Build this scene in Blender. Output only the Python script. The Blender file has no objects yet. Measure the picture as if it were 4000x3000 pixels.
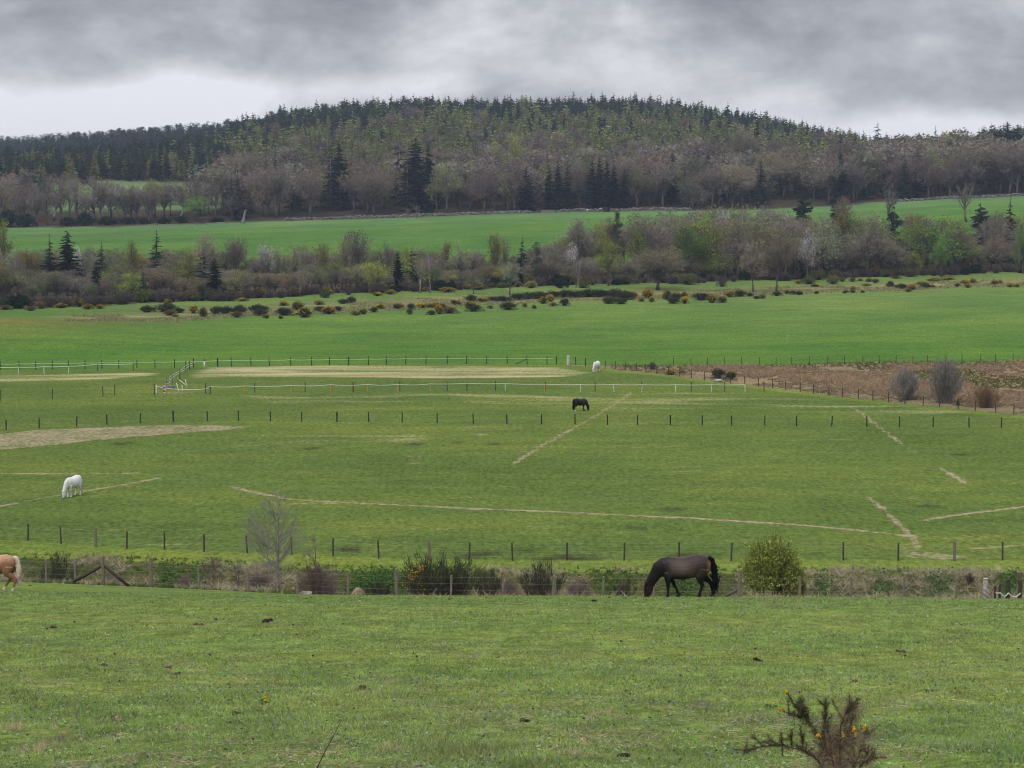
import bpy, math, random
import numpy as np
from mathutils import Vector, Matrix

rng = np.random.default_rng(11)
random.seed(11)
SC = bpy.context.scene
COL = SC.collection

# ------------------------------------------------------------------ camera, world, sun, exposure
FPX, HORIZON, CAM_Z = 7777.0, 824.0, 21.0          # focal length and horizon row in pixels of a 4000x3000 frame
PITCH = math.atan((1500 - HORIZON) / FPX)
cp, sp = math.cos(PITCH), math.sin(PITCH)
cam_d = bpy.data.cameras.new('camera')
cam_d.sensor_width = 36.0
cam_d.lens = 36.0 * FPX / 4000.0
cam_d.clip_start, cam_d.clip_end = 0.1, 20000
cam = bpy.data.objects.new('camera', cam_d)
COL.objects.link(cam)
cam.location = (0, 0, CAM_Z)
cam.rotation_euler = (math.pi / 2 - PITCH, 0, 0)
SC.camera = cam

SUN_EL, SUN_AZ = 52.0, 215.0                         # degrees; azimuth clockwise from +Y (camera looks to +Y)
sun_d = bpy.data.lights.new('sun', 'SUN')
sun_d.energy, sun_d.angle, sun_d.color = 1.5, math.radians(14), (1.0, 0.965, 0.9)
sun = bpy.data.objects.new('sun', sun_d)
COL.objects.link(sun)
_az, _el = math.radians(SUN_AZ), math.radians(SUN_EL)
_to = Vector((math.sin(_az) * math.cos(_el), math.cos(_az) * math.cos(_el), math.sin(_el)))
sun.rotation_euler = _to.to_track_quat('Z', 'Y').to_euler()

world = bpy.data.worlds.new('World')
SC.world = world
world.use_nodes = True


class NT:
    """tiny node-tree helper"""
    def __init__(s, tree):
        s.t = tree; tree.nodes.clear()
    def n(s, kind, **kw):
        nd = s.t.nodes.new(kind)
        for k, v in kw.items():
            if k.startswith('i_'):
                key = k[2:]
                nd.inputs[int(key) if key.isdigit() else key.replace('_', ' ')].default_value = v
            else:
                setattr(nd, k, v)
        return nd
    def l(s, a, b):
        s.t.links.new(a, b)
    def val(s, sock, v):
        if hasattr(v, 'links'): s.l(v, sock)
        else: sock.default_value = v
    def math(s, op, a, b=None, clamp=False):
        nd = s.t.nodes.new('ShaderNodeMath'); nd.operation = op; nd.use_clamp = clamp
        s.val(nd.inputs[0], a)
        if b is not None: s.val(nd.inputs[1], b)
        return nd.outputs[0]
    def mix(s, fac, a, b, blend='MIX'):
        nd = s.t.nodes.new('ShaderNodeMix'); nd.data_type = 'RGBA'; nd.blend_type = blend; nd.clamp_factor = True
        s.val(nd.inputs[0], fac)
        for sock, v in ((nd.inputs[6], a), (nd.inputs[7], b)):
            if hasattr(v, 'links'): s.l(v, sock)
            else: sock.default_value = (*v, 1) if len(v) == 3 else v
        return nd.outputs[2]
    def ramp(s, fac, a, b, lo=0.0, hi=1.0, smooth=True):
        nd = s.t.nodes.new('ShaderNodeMapRange'); nd.interpolation_type = 'SMOOTHSTEP' if smooth else 'LINEAR'
        s.val(nd.inputs[0], fac)
        for i, v in enumerate((a, b, lo, hi)): nd.inputs[i + 1].default_value = v
        return nd.outputs[0]
    def noise(s, vec, scale, detail=4, rough=0.55, dist=0.0):
        nd = s.n('ShaderNodeTexNoise'); nd.noise_dimensions = '3D'
        nd.inputs['Scale'].default_value = scale; nd.inputs['Detail'].default_value = detail
        nd.inputs['Roughness'].default_value = rough; nd.inputs['Distortion'].default_value = dist
        if vec is not None: s.l(vec, nd.inputs['Vector'])
        return nd.outputs[0]


def build_world():
    w = NT(world.node_tree)
    out = w.n('ShaderNodeOutputWorld')
    sky = w.n('ShaderNodeTexSky'); sky.sky_type = 'NISHITA'; sky.sun_disc = False
    sky.sun_elevation = math.radians(SUN_EL); sky.sun_rotation = math.radians(SUN_AZ)
    bg1 = w.n('ShaderNodeBackground'); bg1.inputs[1].default_value = 0.08
    w.l(sky.outputs[0], bg1.inputs[0])
    tc = w.n('ShaderNodeTexCoord')
    sep = w.n('ShaderNodeSeparateXYZ'); w.l(tc.outputs['Generated'], sep.inputs[0])
    x, y, z = sep.outputs
    def cloud(scale, loc, detail, rough, dist):
        mp = w.n('ShaderNodeMapping'); mp.inputs['Scale'].default_value = scale; mp.inputs['Location'].default_value = loc
        w.l(tc.outputs['Generated'], mp.inputs[0])
        return w.noise(mp.outputs[0], 1.0, detail, rough, dist)
    n1 = cloud((7.5, 7.5, 14.5), (0.35, 2.2, 0.55), 8, 0.5, 0.25)
    n2 = cloud((21.0, 21.0, 37.0), (3.1, 1.2, 0.4), 8, 0.6, 0.3)
    n3 = cloud((55.0, 55.0, 95.0), (1.1, 4.2, 2.4), 6, 0.6, 0.2)
    body = w.math('ADD', w.math('ADD', w.math('MULTIPLY', n1, 0.66), w.math('MULTIPLY', n2, 0.26)), w.math('MULTIPLY', n3, 0.10))
    body = w.math('ADD', w.math('MULTIPLY', w.math('SUBTRACT', body, 0.5), 1.5), 0.50)
    # cloud base: lighter towards the horizon, dark undersides higher up
    body = w.math('ADD', body, w.ramp(z, 0.035, 0.108, 0.01, -0.075))
    # thin gaps in the cloud deck low over the hill
    def gap(ax, ez, wx, wz, k):
        a = w.math('DIVIDE', w.math('SUBTRACT', w.math('DIVIDE', x, w.math('MAXIMUM', y, 0.05)), ax), wx)
        b = w.math('DIVIDE', w.math('SUBTRACT', z, ez), wz)
        r = w.math('ADD', w.math('MULTIPLY', a, a), w.math('MULTIPLY', b, b))
        return w.math('MULTIPLY', w.math('POWER', 2.718, w.math('MULTIPLY', r, -1.0)), k)
    for g in ((-0.175, 0.054, 0.055, 0.012, 0.42), (-0.25, 0.043, 0.10, 0.013, 0.38), (0.22, 0.040, 0.10, 0.010, 0.27), (-0.12, 0.060, 0.05, 0.006, 0.10), (-0.03, 0.061, 0.09, 0.008, 0.07), (0.10, 0.072, 0.09, 0.010, 0.05),
              (-0.08, 0.098, 0.05, 0.012, -0.06), (0.17, 0.088, 0.09, 0.006, -0.05), (-0.17, 0.078, 0.07, 0.008, -0.05)):
        body = w.math('ADD', body, gap(*g))
    cr = w.n('ShaderNodeValToRGB')
    el = cr.color_ramp.elements
    el[0].position, el[0].color = 0.28, (0.275, 0.282, 0.312, 1)
    el[1].position, el[1].color = 0.76, (0.90, 0.91, 0.96, 1)
    for p_, c_ in ((0.40, (0.385, 0.393, 0.425, 1)), (0.50, (0.51, 0.518, 0.55, 1)), (0.60, (0.67, 0.678, 0.71, 1))):
        e = el.new(p_); e.color = c_
    w.l(body, cr.inputs[0])
    bg2 = w.n('ShaderNodeBackground')
    w.l(cr.outputs[0], bg2.inputs[0])
    w.l(w.ramp(z, 0.11, 0.6, 1.0, 2.5), bg2.inputs[1])      # an overcast sky is brightest overhead
    mx = w.n('ShaderNodeMixShader'); mx.inputs[0].default_value = 0.93
    w.l(bg1.outputs[0], mx.inputs[1]); w.l(bg2.outputs[0], mx.inputs[2]); w.l(mx.outputs[0], out.inputs[0])


build_world()
SC.view_settings.view_transform = 'Standard'
SC.view_settings.look = 'None'
SC.view_settings.exposure = 0.0
SC.view_settings.gamma = 1.0
SC.cycles.use_denoising = True
SC.cycles.denoising_input_passes = 'RGB_ALBEDO_NORMAL'
SC.cycles.denoising_prefilter = 'ACCURATE'
SC.cycles.filter_width = 1.1
SC.cycles.max_bounces = 6
SC.cycles.diffuse_bounces = 3
SC.cycles.transmission_bounces = 4
SC.cycles.caustics_reflective = False
SC.cycles.caustics_refractive = False


# ------------------------------------------------------------------ pixel <-> world
def ratio(px, py):
    a = (np.asarray(px, float) - 2000) / FPX; b = (1500 - np.asarray(py, float)) / FPX
    dy = cp + b * sp
    return a / dy, (-sp + b * cp) / dy
def pt(px, py, D):
    u, v = ratio(px, py)
    return Vector((float(u * D), float(D), float(CAM_Z + v * D)))
def z_of(py, D):
    return float(CAM_Z + ratio(2000, py)[1] * D)

# terrain: for each picture column (D, row) pairs, or (D, None, z)
NEAR = [(8, None, CAM_Z - 1.7 - .168 * 8), (15, None, CAM_Z - 1.7 - .168 * 15), (30, None, CAM_Z - 1.7 - .168 * 30), (50, None, CAM_Z - 1.7 - .168 * 50)]
COLS = {
    0: NEAR[:3] + [(50, 2388), (66, 2318), (73, 2299), (85, 2280), (93, 2273), (99, None, 2.0), (106, None, -.5), (112, None, -.6), (119, None, 0), (150, None, 0), (280, None, 0), (330, None, 1.0), (395, 1238), (430, 1203), (560, None, 1.6), (640, 972), (800, 888), (830, 862), (900, 745), (960, 700), (1000, 690), (1080, 690), (1150, 704), (1400, 704), (1700, 624), (2000, 640), (3000, 780), (6000, 824)],
    1000: NEAR + [(66, 2331), (75, 2325), (88, 2318), (93, 2312), (99, None, 1.6), (106, None, -.6), (110, None, -.7), (116, None, 0), (150, None, 0), (280, None, 0), (400, 1233), (450, 1167), (565, None, 2.2), (640, 950), (800, 862), (900, 770), (1000, 695), (1150, 604), (1300, 540), (1500, 540), (1700, 560), (3000, 790), (6000, 824)],
    1500: NEAR + [(66, 2334), (75, 2333), (88, 2336), (98, None, 1.4), (105, None, -.6), (109, None, -.7), (114, None, 0), (150, None, 0), (280, None, 0), (410, 1212), (470, 1140), (570, None, 2.6), (645, 930), (800, 848), (900, 760), (1000, 680), (1200, 532), (1350, 474), (1500, 490), (1800, 600), (3000, 800), (6000, 824)],
    2000: NEAR + [(67, 2332), (75, 2334), (88, 2345), (98, None, 1.2), (105, None, -.6), (109, None, -.7), (114, None, 0), (150, None, 0), (280, None, 0), (440, 1183), (500, 1120), (575, None, 3.2), (650, 918), (800, 832), (900, 750), (1000, 672), (1200, 532), (1350, 466), (1500, 478), (1800, 600), (3000, 800), (6000, 824)],
    2500: NEAR + [(67, 2332), (75, 2335), (88, 2346), (98, None, 1.2), (105, None, -.6), (109, None, -.7), (114, None, 0), (150, None, 0), (280, None, 0), (450, 1166), (510, 1105), (580, None, 4.2), (655, 900), (800, 822), (900, 745), (1000, 670), (1200, 530), (1320, 460), (1500, 475), (1800, 600), (3000, 800), (6000, 824)],
    3000: NEAR + [(67, 2332), (75, 2334), (88, 2345), (98, None, 1.2), (105, None, -.6), (109, None, -.7), (114, None, 0), (150, None, 0), (280, None, 0), (460, 1150), (520, 1095), (585, None, 5.0), (660, 893), (800, 818), (900, 750), (1000, 690), (1200, 575), (1300, 535), (1500, 545), (1800, 640), (3000, 800), (6000, 824)],
    3500: NEAR + [(67, 2336), (75, 2337), (88, 2346), (98, None, 1.2), (105, None, -.6), (109, None, -.7), (114, None, 0), (150, None, 0), (280, None, .2), (470, 1133), (530, 1078), (590, None, 6.5), (660, 870), (800, 788), (900, 735), (1000, 690), (1150, 640), (1400, 655), (1800, 700), (3000, 800), (6000, 824)],
    4000: NEAR + [(67, 2343), (75, 2342), (88, 2347), (98, None, 1.2), (105, None, -.6), (109, None, -.7), (114, None, 0), (150, None, 0), (280, None, .4), (480, 1116), (540, 1060), (590, None, 7.5), (660, 850), (800, 765), (900, 712), (1000, 655), (1100, 612), (1300, 615), (1800, 700), (3000, 800), (6000, 824)],
}
T_D = np.concatenate([np.arange(4, 130, .5), np.arange(130, 480, 2), np.arange(480, 1000, 5), np.arange(1000, 2000, 12), np.geomspace(2000, 6000, 40)])
def pchip(xs, ys, x):
    xs, ys = np.array(xs, float), np.array(ys, float)
    h = np.diff(xs); d = np.diff(ys) / h
    m = np.zeros_like(ys); m[0], m[-1] = d[0], d[-1]
    for i in range(1, len(xs) - 1):
        if d[i - 1] * d[i] > 0:
            w1, w2 = 2 * h[i] + h[i - 1], h[i] + 2 * h[i - 1]
            m[i] = (w1 + w2) / (w1 / d[i - 1] + w2 / d[i])
    x = np.clip(x, xs[0], xs[-1]); k = np.clip(np.searchsorted(xs, x) - 1, 0, len(xs) - 2)
    t = (x - xs[k]) / h[k]
    return (2 * t**3 - 3 * t**2 + 1) * ys[k] + (t**3 - 2 * t**2 + t) * h[k] * m[k] + (-2 * t**3 + 3 * t**2) * ys[k + 1] + (t**3 - t**2) * h[k] * m[k + 1]
_cp = sorted(COLS)
_tab = []
for c in _cp:
    pts_ = [(q[0], q[2] if len(q) == 3 else z_of(q[1], q[0])) for q in COLS[c]]
    _tab.append(pchip([q[0] for q in pts_], [q[1] for q in pts_], T_D))
_tab = np.array(_tab)
T_PX = np.arange(-1500, 5501, 100)
TAB = np.array([[np.interp(p, _cp, _tab[:, j]) for p in T_PX] for j in range(len(T_D))])     # [D, px]
_k = np.array([.15, .2, .3, .2, .15])
TAB = np.apply_along_axis(lambda r: np.convolve(np.pad(r, 2, mode='edge'), _k, 'valid'), 1, TAB)
def _bumps(x, y):
    b = .16 * np.sin(x * .21 + 1.3 * np.sin(y * .07)) * np.sin(y * .13 + .8) * np.clip((y - 10) / 30, 0, 1)
    b = b * np.where(y < 100, .45, np.where(y < 300, .5, 1.0))
    b = b + np.where(y < 62, .035 * np.sin(x * 1.9 + np.sin(y * .9)) * np.sin(y * 1.3 + x * .4), 0)
    return b
def height(x, y):
    x = np.asarray(x, float); y = np.asarray(y, float)
    yc = np.clip(y, T_D[0], T_D[-1])
    px = np.clip(2000 + FPX * x / np.maximum(yc, 12), T_PX[0], T_PX[-1] - 1e-6)
    k = np.clip(np.searchsorted(T_D, yc) - 1, 0, len(T_D) - 2)
    t = (yc - T_D[k]) / (T_D[k + 1] - T_D[k])
    j = ((px - T_PX[0]) / 100).astype(int); s = (px - T_PX[0]) / 100 - j
    z = (1 - t) * ((1 - s) * TAB[k, j] + s * TAB[k, j + 1]) + t * ((1 - s) * TAB[k + 1, j] + s * TAB[k + 1, j + 1])
    z = np.where(y < T_D[0], CAM_Z - 1.7 - .168 * y, z)
    # the low mound at the left of the crop field
    z = z + 1.5 * np.exp(-(((x + 92) / 18) ** 2 + ((y - 345) / 30) ** 2))
    return z + _bumps(x, y)
def hz(x, y):
    return float(height(x, y))
_HD = np.concatenate([np.arange(6, 130, .1), np.arange(130, 500, .4), np.arange(500, 1500, 2)])
def hit(px, py, dmin=6):
    """where the line of sight through a pixel meets the ground"""
    u, v = ratio(px, py)
    D = _HD[_HD >= dmin]
    g = CAM_Z + v * D - height(u * D, D)
    below = np.nonzero(g < 0)[0]
    i = below[0] if len(below) else len(D) - 1
    d = D[i]
    if i > 0:
        d = D[i - 1] + (D[i] - D[i - 1]) * g[i - 1] / (g[i - 1] - g[i] + 1e-9)
    return Vector((float(u * d), float(d), hz(u * d, d)))


# ------------------------------------------------------------------ mesh helpers (triangles in numpy)
class MB:
    def __init__(s):
        s.V, s.T, s.C, s.n = [], [], [], 0
    def add(s, V, T, C):
        V = np.asarray(V, float).reshape(-1, 3); T = np.asarray(T, int).reshape(-1, 3)
        C = np.asarray(C, float)
        if C.ndim == 1: C = np.tile(C, (len(V), 1))
        s.V.append(V); s.T.append(T + s.n); s.C.append(C); s.n += len(V)
        return s
    def arrays(s):
        if not s.V: return np.zeros((0, 3)), np.zeros((0, 3), int), np.zeros((0, 3))
        return np.concatenate(s.V), np.concatenate(s.T), np.concatenate(s.C)
    def tube(s, path, rad, col, sides=5, cap=True):
        path = np.asarray(path, float); rad = np.broadcast_to(np.asarray(rad, float), (len(path),))
        d = np.gradient(path, axis=0); d /= np.linalg.norm(d, axis=1)[:, None] + 1e-9
        ref = np.array([0, 0, 1.0]) if abs(d[0][2]) < .9 else np.array([1.0, 0, 0])
        a = np.cross(d, ref); a /= np.linalg.norm(a, axis=1)[:, None] + 1e-9
        b = np.cross(d, a)
        th = np.linspace(0, 2 * math.pi, sides, endpoint=False)
        V = path[:, None, :] + rad[:, None, None] * (np.cos(th)[None, :, None] * a[:, None, :] + np.sin(th)[None, :, None] * b[:, None, :])
        n = len(path); V = V.reshape(-1, 3); T = []
        for i in range(n - 1):
            for k in range(sides):
                p, q = i * sides + k, i * sides + (k + 1) % sides
                T += [(p, q, q + sides), (p, q + sides, p + sides)]
        if cap:
            V = np.vstack([V, path[0], path[-1]])
            for k in range(sides):
                T += [(n * sides, (k + 1) % sides, k), (n * sides + 1, (n - 1) * sides + k, (n - 1) * sides + (k + 1) % sides)]
        return s.add(V, T, col)
    def box(s, c, size, col, rot=None):
        x, y, z = np.asarray(size) / 2
        V = np.array([(i, j, k) for i in (-x, x) for j in (-y, y) for k in (-z, z)])
        if rot is not None: V = V @ np.array(rot).T
        Q = [(0, 1, 3, 2), (4, 6, 7, 5), (0, 4, 5, 1), (2, 3, 7, 6), (0, 2, 6, 4), (1, 5, 7, 3)]
        return s.add(V + np.asarray(c), [t for q in Q for t in ((q[0], q[1], q[2]), (q[0], q[2], q[3]))], col)
    def slivers(s, base, tip, width, col):
        """one thin triangle from each base to each tip"""
        base, tip = np.asarray(base, float), np.asarray(tip, float)
        n = len(base); d = tip - base
        r = rng.normal(size=(n, 3)); w = np.cross(d, r); w /= np.linalg.norm(w, axis=1)[:, None] + 1e-9
        w *= np.broadcast_to(np.asarray(width, float), (n,))[:, None] / 2
        V = np.stack([base - w, base + w, tip], 1).reshape(-1, 3)
        C = np.asarray(col, float)
        C = np.tile(C, (n, 1)) if C.ndim == 1 else C
        return s.add(V, np.arange(3 * n).reshape(-1, 3), np.repeat(C, 3, 0))
    def leaves(s, cen, size, col, flat=0.0):
        """one small randomly turned rhombus per centre"""
        cen = np.asarray(cen, float); n = len(cen)
        a = rng.normal(size=(n, 3)); a[:, 2] *= 1 - flat; a /= np.linalg.norm(a, axis=1)[:, None]
        r = rng.normal(size=(n, 3)); r[:, 2] *= 1 - flat
        b = np.cross(a, np.cross(r, a)); b /= np.linalg.norm(b, axis=1)[:, None] + 1e-9
        sz = np.broadcast_to(np.asarray(size, float), (n,))[:, None]
        a, b = a * sz * .5, b * sz * .32
        V = np.stack([cen - a, cen + b, cen + a, cen - b], 1).reshape(-1, 3)
        i = np.arange(n)[:, None] * 4
        T = np.concatenate([i + np.array([[0, 1, 2]]), i + np.array([[0, 2, 3]])])
        C = np.asarray(col, float)
        C = np.tile(C, (n, 1)) if C.ndim == 1 else C
        return s.add(V, T, np.repeat(C, 4, 0))
    def mesh(s, name, mat, smooth=True):
        return to_mesh(name, *s.arrays(), mat, smooth)

def to_mesh(name, V, T, C, mat, smooth=True, extra=None):
    me = bpy.data.meshes.new(name)
    me.vertices.add(len(V)); me.vertices.foreach_set('co', np.ascontiguousarray(V, np.float32).ravel())
    me.loops.add(3 * len(T)); me.loops.foreach_set('vertex_index', np.ascontiguousarray(T, np.int32).ravel())
    me.polygons.add(len(T)); me.polygons.foreach_set('loop_start', np.arange(0, 3 * len(T), 3, dtype=np.int32))
    at = me.attributes.new('col', 'FLOAT_COLOR', 'POINT')
    at.data.foreach_set('color', np.ascontiguousarray(np.hstack([C, np.ones((len(C), 1))]), np.float32).ravel())
    for k, a in (extra or {}).items():
        e = me.attributes.new(k, 'FLOAT', 'POINT'); e.data.foreach_set('value', np.ascontiguousarray(a, np.float32))
    me.update(calc_edges=True)
    if not smooth: me.shade_flat()
    me.materials.append(mat)
    return me

def link(name, data, parent=None, loc=None, rot=None, scale=None):
    o = bpy.data.objects.new(name, data); COL.objects.link(o)
    if parent: o.parent = parent
    if loc is not None: o.location = loc
    if rot is not None: o.rotation_euler = rot
    if scale is not None: o.scale = scale
    return o
def tag(o, label=None, cat=None, group=None, kind=None):
    if label: o['label'] = label
    if cat: o['category'] = cat
    if group: o['group'] = group
    if kind: o['kind'] = kind
    return o
def thing(name, label, cat, loc=(0, 0, 0), rz=0.0, group=None, scale=None):
    o = link(name, None, None, loc, (0, 0, rz), scale)
    o.empty_display_size = .2
    return tag(o, label, cat, group)


# ------------------------------------------------------------------ materials
def veg_material(name, var=.45, hue=.04, trans=.25, rough=.75, nscale=2.0):
    m = bpy.data.materials.new(name); m.use_nodes = True
    w = NT(m.node_tree)
    out = w.n('ShaderNodeOutputMaterial')
    at = w.n('ShaderNodeAttribute'); at.attribute_name = 'col'
    oi = w.n('ShaderNodeObjectInfo')
    geo = w.n('ShaderNodeNewGeometry')
    nz = w.noise(geo.outputs['Position'], nscale, 2)
    hs = w.n('ShaderNodeHueSaturation')
    w.l(at.outputs['Color'], hs.inputs['Color'])
    w.l(w.ramp(oi.outputs['Random'], 0, 1, .5 - hue, .5 + hue, False), hs.inputs['Hue'])
    r2 = w.math('FRACT', w.math('MULTIPLY', oi.outputs['Random'], 7.31))
    val = w.math('MULTIPLY', w.ramp(r2, 0, 1, 1 - var / 2, 1 + var / 2, False), w.ramp(nz, .25, .75, .75, 1.25))
    w.l(val, hs.inputs['Value'])
    d = w.n('ShaderNodeBsdfDiffuse'); w.l(hs.outputs[0], d.inputs[0]); d.inputs[1].default_value = rough
    if trans:
        t = w.n('ShaderNodeBsdfTranslucent'); w.l(hs.outputs[0], t.inputs[0])
        mx = w.n('ShaderNodeMixShader'); mx.inputs[0].default_value = trans
        w.l(d.outputs[0], mx.inputs[1]); w.l(t.outputs[0], mx.inputs[2]); w.l(mx.outputs[0], out.inputs[0])
    else:
        w.l(d.outputs[0], out.inputs[0])
    return m
def solid_material(name, nscale=12.0, var=.35, rough=.7, bump=.3, spec=.3):
    m = bpy.data.materials.new(name); m.use_nodes = True
    w = NT(m.node_tree)
    out = w.n('ShaderNodeOutputMaterial'); b = w.n('ShaderNodeBsdfPrincipled')
    at = w.n('ShaderNodeAttribute'); at.attribute_name = 'col'
    tc = w.n('ShaderNodeTexCoord')
    nz = w.noise(tc.outputs['Object'], nscale, 5, .6)
    g = w.ramp(nz, .25, .75, 1 - var, 1 + var)
    c = w.mix(1.0, at.outputs['Color'], w.t.nodes.new('ShaderNodeCombineColor').outputs[0], 'MULTIPLY')
    cc = c.node.inputs[7].links[0].from_node
    for i in range(3): w.l(g, cc.inputs[i])
    w.l(c, b.inputs['Base Color'])
    b.inputs['Roughness'].default_value = rough
    b.inputs['Specular IOR Level'].default_value = spec
    if bump:
        bp = w.n('ShaderNodeBump'); bp.inputs['Strength'].default_value = bump; bp.inputs['Distance'].default_value = .02
        w.l(nz, bp.inputs['Height']); w.l(bp.outputs[0], b.inputs['Normal'])
    w.l(b.outputs[0], out.inputs[0])
    return m
def ground_material():
    m = bpy.data.materials.new('field_ground'); m.use_nodes = True
    w = NT(m.node_tree)
    out = w.n('ShaderNodeOutputMaterial')
    at = w.n('ShaderNodeAttribute'); at.attribute_name = 'col'
    wear = w.n('ShaderNodeAttribute'); wear.attribute_name = 'wear'
    dry = w.n('ShaderNodeAttribute'); dry.attribute_name = 'dry'
    geo = w.n('ShaderNodeNewGeometry'); P = geo.outputs['Position']
    big = w.noise(P, .035, 4, .55); mid = w.noise(P, .33, 5, .6); fine = w.noise(P, 2.2, 5, .65); tiny = w.noise(P, 11, 4, .65)
    mp = w.n('ShaderNodeMapping'); mp.inputs['Scale'].default_value = (.05, .22, .05); w.l(P, mp.inputs[0])
    streak = w.noise(mp.outputs[0], 1.0, 5, .6, .4)
    mp2 = w.n('ShaderNodeMapping'); mp2.inputs['Scale'].default_value = (.9, .25, .5); w.l(P, mp2.inputs[0])
    blade = w.noise(mp2.outputs[0], 3.2, 4, .7)
    g = w.math('MULTIPLY', w.ramp(mid, .25, .75, .9, 1.1), w.ramp(fine, .25, .75, .72, 1.28))
    g = w.math('MULTIPLY', g, w.ramp(tiny, .28, .72, .62, 1.38))
    g = w.math('MULTIPLY', g, w.ramp(blade, .32, .68, .80, 1.2))
    g = w.math('MULTIPLY', g, w.ramp(big, .3, .7, .88, 1.12))
    g = w.math('MULTIPLY', g, w.ramp(streak, .3, .7, .93, 1.07))
    cc = w.n('ShaderNodeCombineColor')
    for i in range(3): w.l(g, cc.inputs[i])
    base = w.mix(1.0, at.outputs['Color'], cc.outputs[0], 'MULTIPLY')
    # patches that are yellower / greener
    yel = w.mix(1.0, base, (1.15, 1.0, .88), 'MULTIPLY')
    base = w.mix(w.ramp(w.math('ADD', w.math('MULTIPLY', big, .5), w.math('MULTIPLY', streak, .5)), .44, .62), base, yel)
    # straw: grown by the 'dry' weight and broken by noise
    dn = w.math('ADD', dry.outputs['Fac'], w.math('MULTIPLY', w.math('SUBTRACT', w.math('ADD', w.math('MULTIPLY', streak, .65), w.math('MULTIPLY', fine, .35)), .5), 2.6))
    straw = w.mix(w.ramp(tiny, .3, .7), (.36, .315, .165), (.52, .45, .26))
    base = w.mix(w.ramp(dn, .30, 1.0), base, straw)
    wn = w.math('ADD', wear.outputs['Fac'], w.math('MULTIPLY', w.math('SUBTRACT', w.math('ADD', w.math('MULTIPLY', mid, .45), w.math('MULTIPLY', fine, .55)), .5), 1.6))
    dirt = w.mix(w.ramp(fine, .3, .7), (.27, .205, .135), (.40, .325, .22))
    base = w.mix(w.ramp(wn, .42, .92), base, dirt)
    d = w.n('ShaderNodeBsdfDiffuse'); w.l(base, d.inputs[0]); d.inputs[1].default_value = .9
    hsum = w.math('ADD', w.math('MULTIPLY', fine, .6), w.math('MULTIPLY', tiny, .4))
    bp = w.n('ShaderNodeBump'); bp.inputs['Strength'].default_value = .55; bp.inputs['Distance'].default_value = .12
    w.l(hsum, bp.inputs['Height']); w.l(bp.outputs[0], d.inputs['Normal'])
    w.l(d.outputs[0], out.inputs[0])
    return m

M_GROUND = ground_material()
M_TWIG = veg_material('bare_twigs', var=.55, hue=.025, trans=.32, nscale=.5)
M_LEAF = veg_material('young_leaves', var=.6, hue=.02, trans=.3, nscale=.6)
M_NEEDLE = veg_material('conifer_needles', var=.4, hue=.02, trans=.28, nscale=.5)
M_BARK = solid_material('bark', nscale=3.0, var=.4, bump=.5, spec=.1)
M_GRASS = veg_material('grass_blades', var=0, hue=0, trans=.3, nscale=1.3)
M_SHRUB = veg_material('shrub_stems', var=.3, hue=.015, trans=.15, nscale=2.0)
M_WOOD = solid_material('weathered_wood', nscale=14.0, var=.35, bump=.5, spec=.2)
M_PLASTIC = solid_material('painted_plastic', nscale=8.0, var=.12, rough=.45, bump=.05, spec=.4)
M_WIRE = solid_material('galvanised_wire', nscale=30.0, var=.3, rough=.45, bump=0, spec=.5)
M_COAT = solid_material('horse_coat', nscale=26.0, var=.35, rough=.45, bump=.25, spec=.18)
M_HAIR = solid_material('horse_hair', nscale=40.0, var=.3, rough=.7, bump=.2, spec=.06)
M_STONE = solid_material('field_stone', nscale=5.0, var=.45, rough=.9, bump=.6, spec=.1)
M_DUNG = solid_material('dung', nscale=30.0, var=.5, rough=.9, bump=.8, spec=.1)


# ------------------------------------------------------------------ the ground
def line_u(pts, dmin):
    """picture polyline on the ground -> function giving its depth at each u = x / y"""
    h = [hit(px, py, dmin) for px, py in pts]
    us = np.array([p.x / p.y for p in h]); ds = np.array([p.y for p in h]); k = np.argsort(us)
    return lambda u: np.interp(u, us[k], ds[k])
L_A = lambda u: np.interp(u, [-.26, -.13, 0, .13, .26], [93.5, 91.5, 88.5, 88.5, 90])
L_BANK = line_u([(0, 2178), (400, 2188), (800, 2205), (1300, 2230), (2000, 2238), (3000, 2238), (4000, 2240)], 100)
L_B = line_u([(110, 2112), (640, 2147), (1300, 2172), (2000, 2190), (4000, 2190)], 100)
L_E = line_u([(0, 1445), (700, 1436), (1300, 1426), (2200, 1426), (2600, 1430), (3200, 1421), (4000, 1412)], 130)
L_F = line_u([(2290, 1430), (2400, 1445), (2610, 1466), (2800, 1491), (3000, 1515), (3300, 1553), (3600, 1585), (3960, 1620), (4300, 1650)], 130)
L_TOP = line_u([(0, 1243), (380, 1254), (700, 1254), (1076, 1230), (1400, 1220), (1743, 1202), (2186, 1174), (2700, 1164), (3233, 1142), (4000, 1117)], 300)
L_BELT = lambda u: np.interp(u, [-.26, -.13, -.065, 0, .065, .13, .195, .26], [432, 452, 472, 500, 510, 520, 530, 540])
L_UP0 = lambda u: np.interp(u, [-.26, 0, .26], [582, 592, 602])
L_UP1 = line_u([(0, 889), (400, 886), (900, 870), (1500, 852), (2000, 834), (2500, 822), (3000, 818), (3500, 789), (4000, 766)], 700)
POLY_DIRT = [(-200, 1700), (0, 1694), (127, 1679), (633, 1660), (994, 1663), (950, 1675), (696, 1694), (380, 1720), (127, 1748), (-200, 1775)]
POLY_STRAW = [[(-300, 1470), (0, 1466), (600, 1454), (622, 1466), (443, 1479), (0, 1492), (-300, 1495)],
              [(797, 1433), (1300, 1427), (1743, 1428), (2186, 1435), (2330, 1455), (2200, 1473), (1700, 1478), (1300, 1473), (760, 1478), (730, 1470)]]
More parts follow.
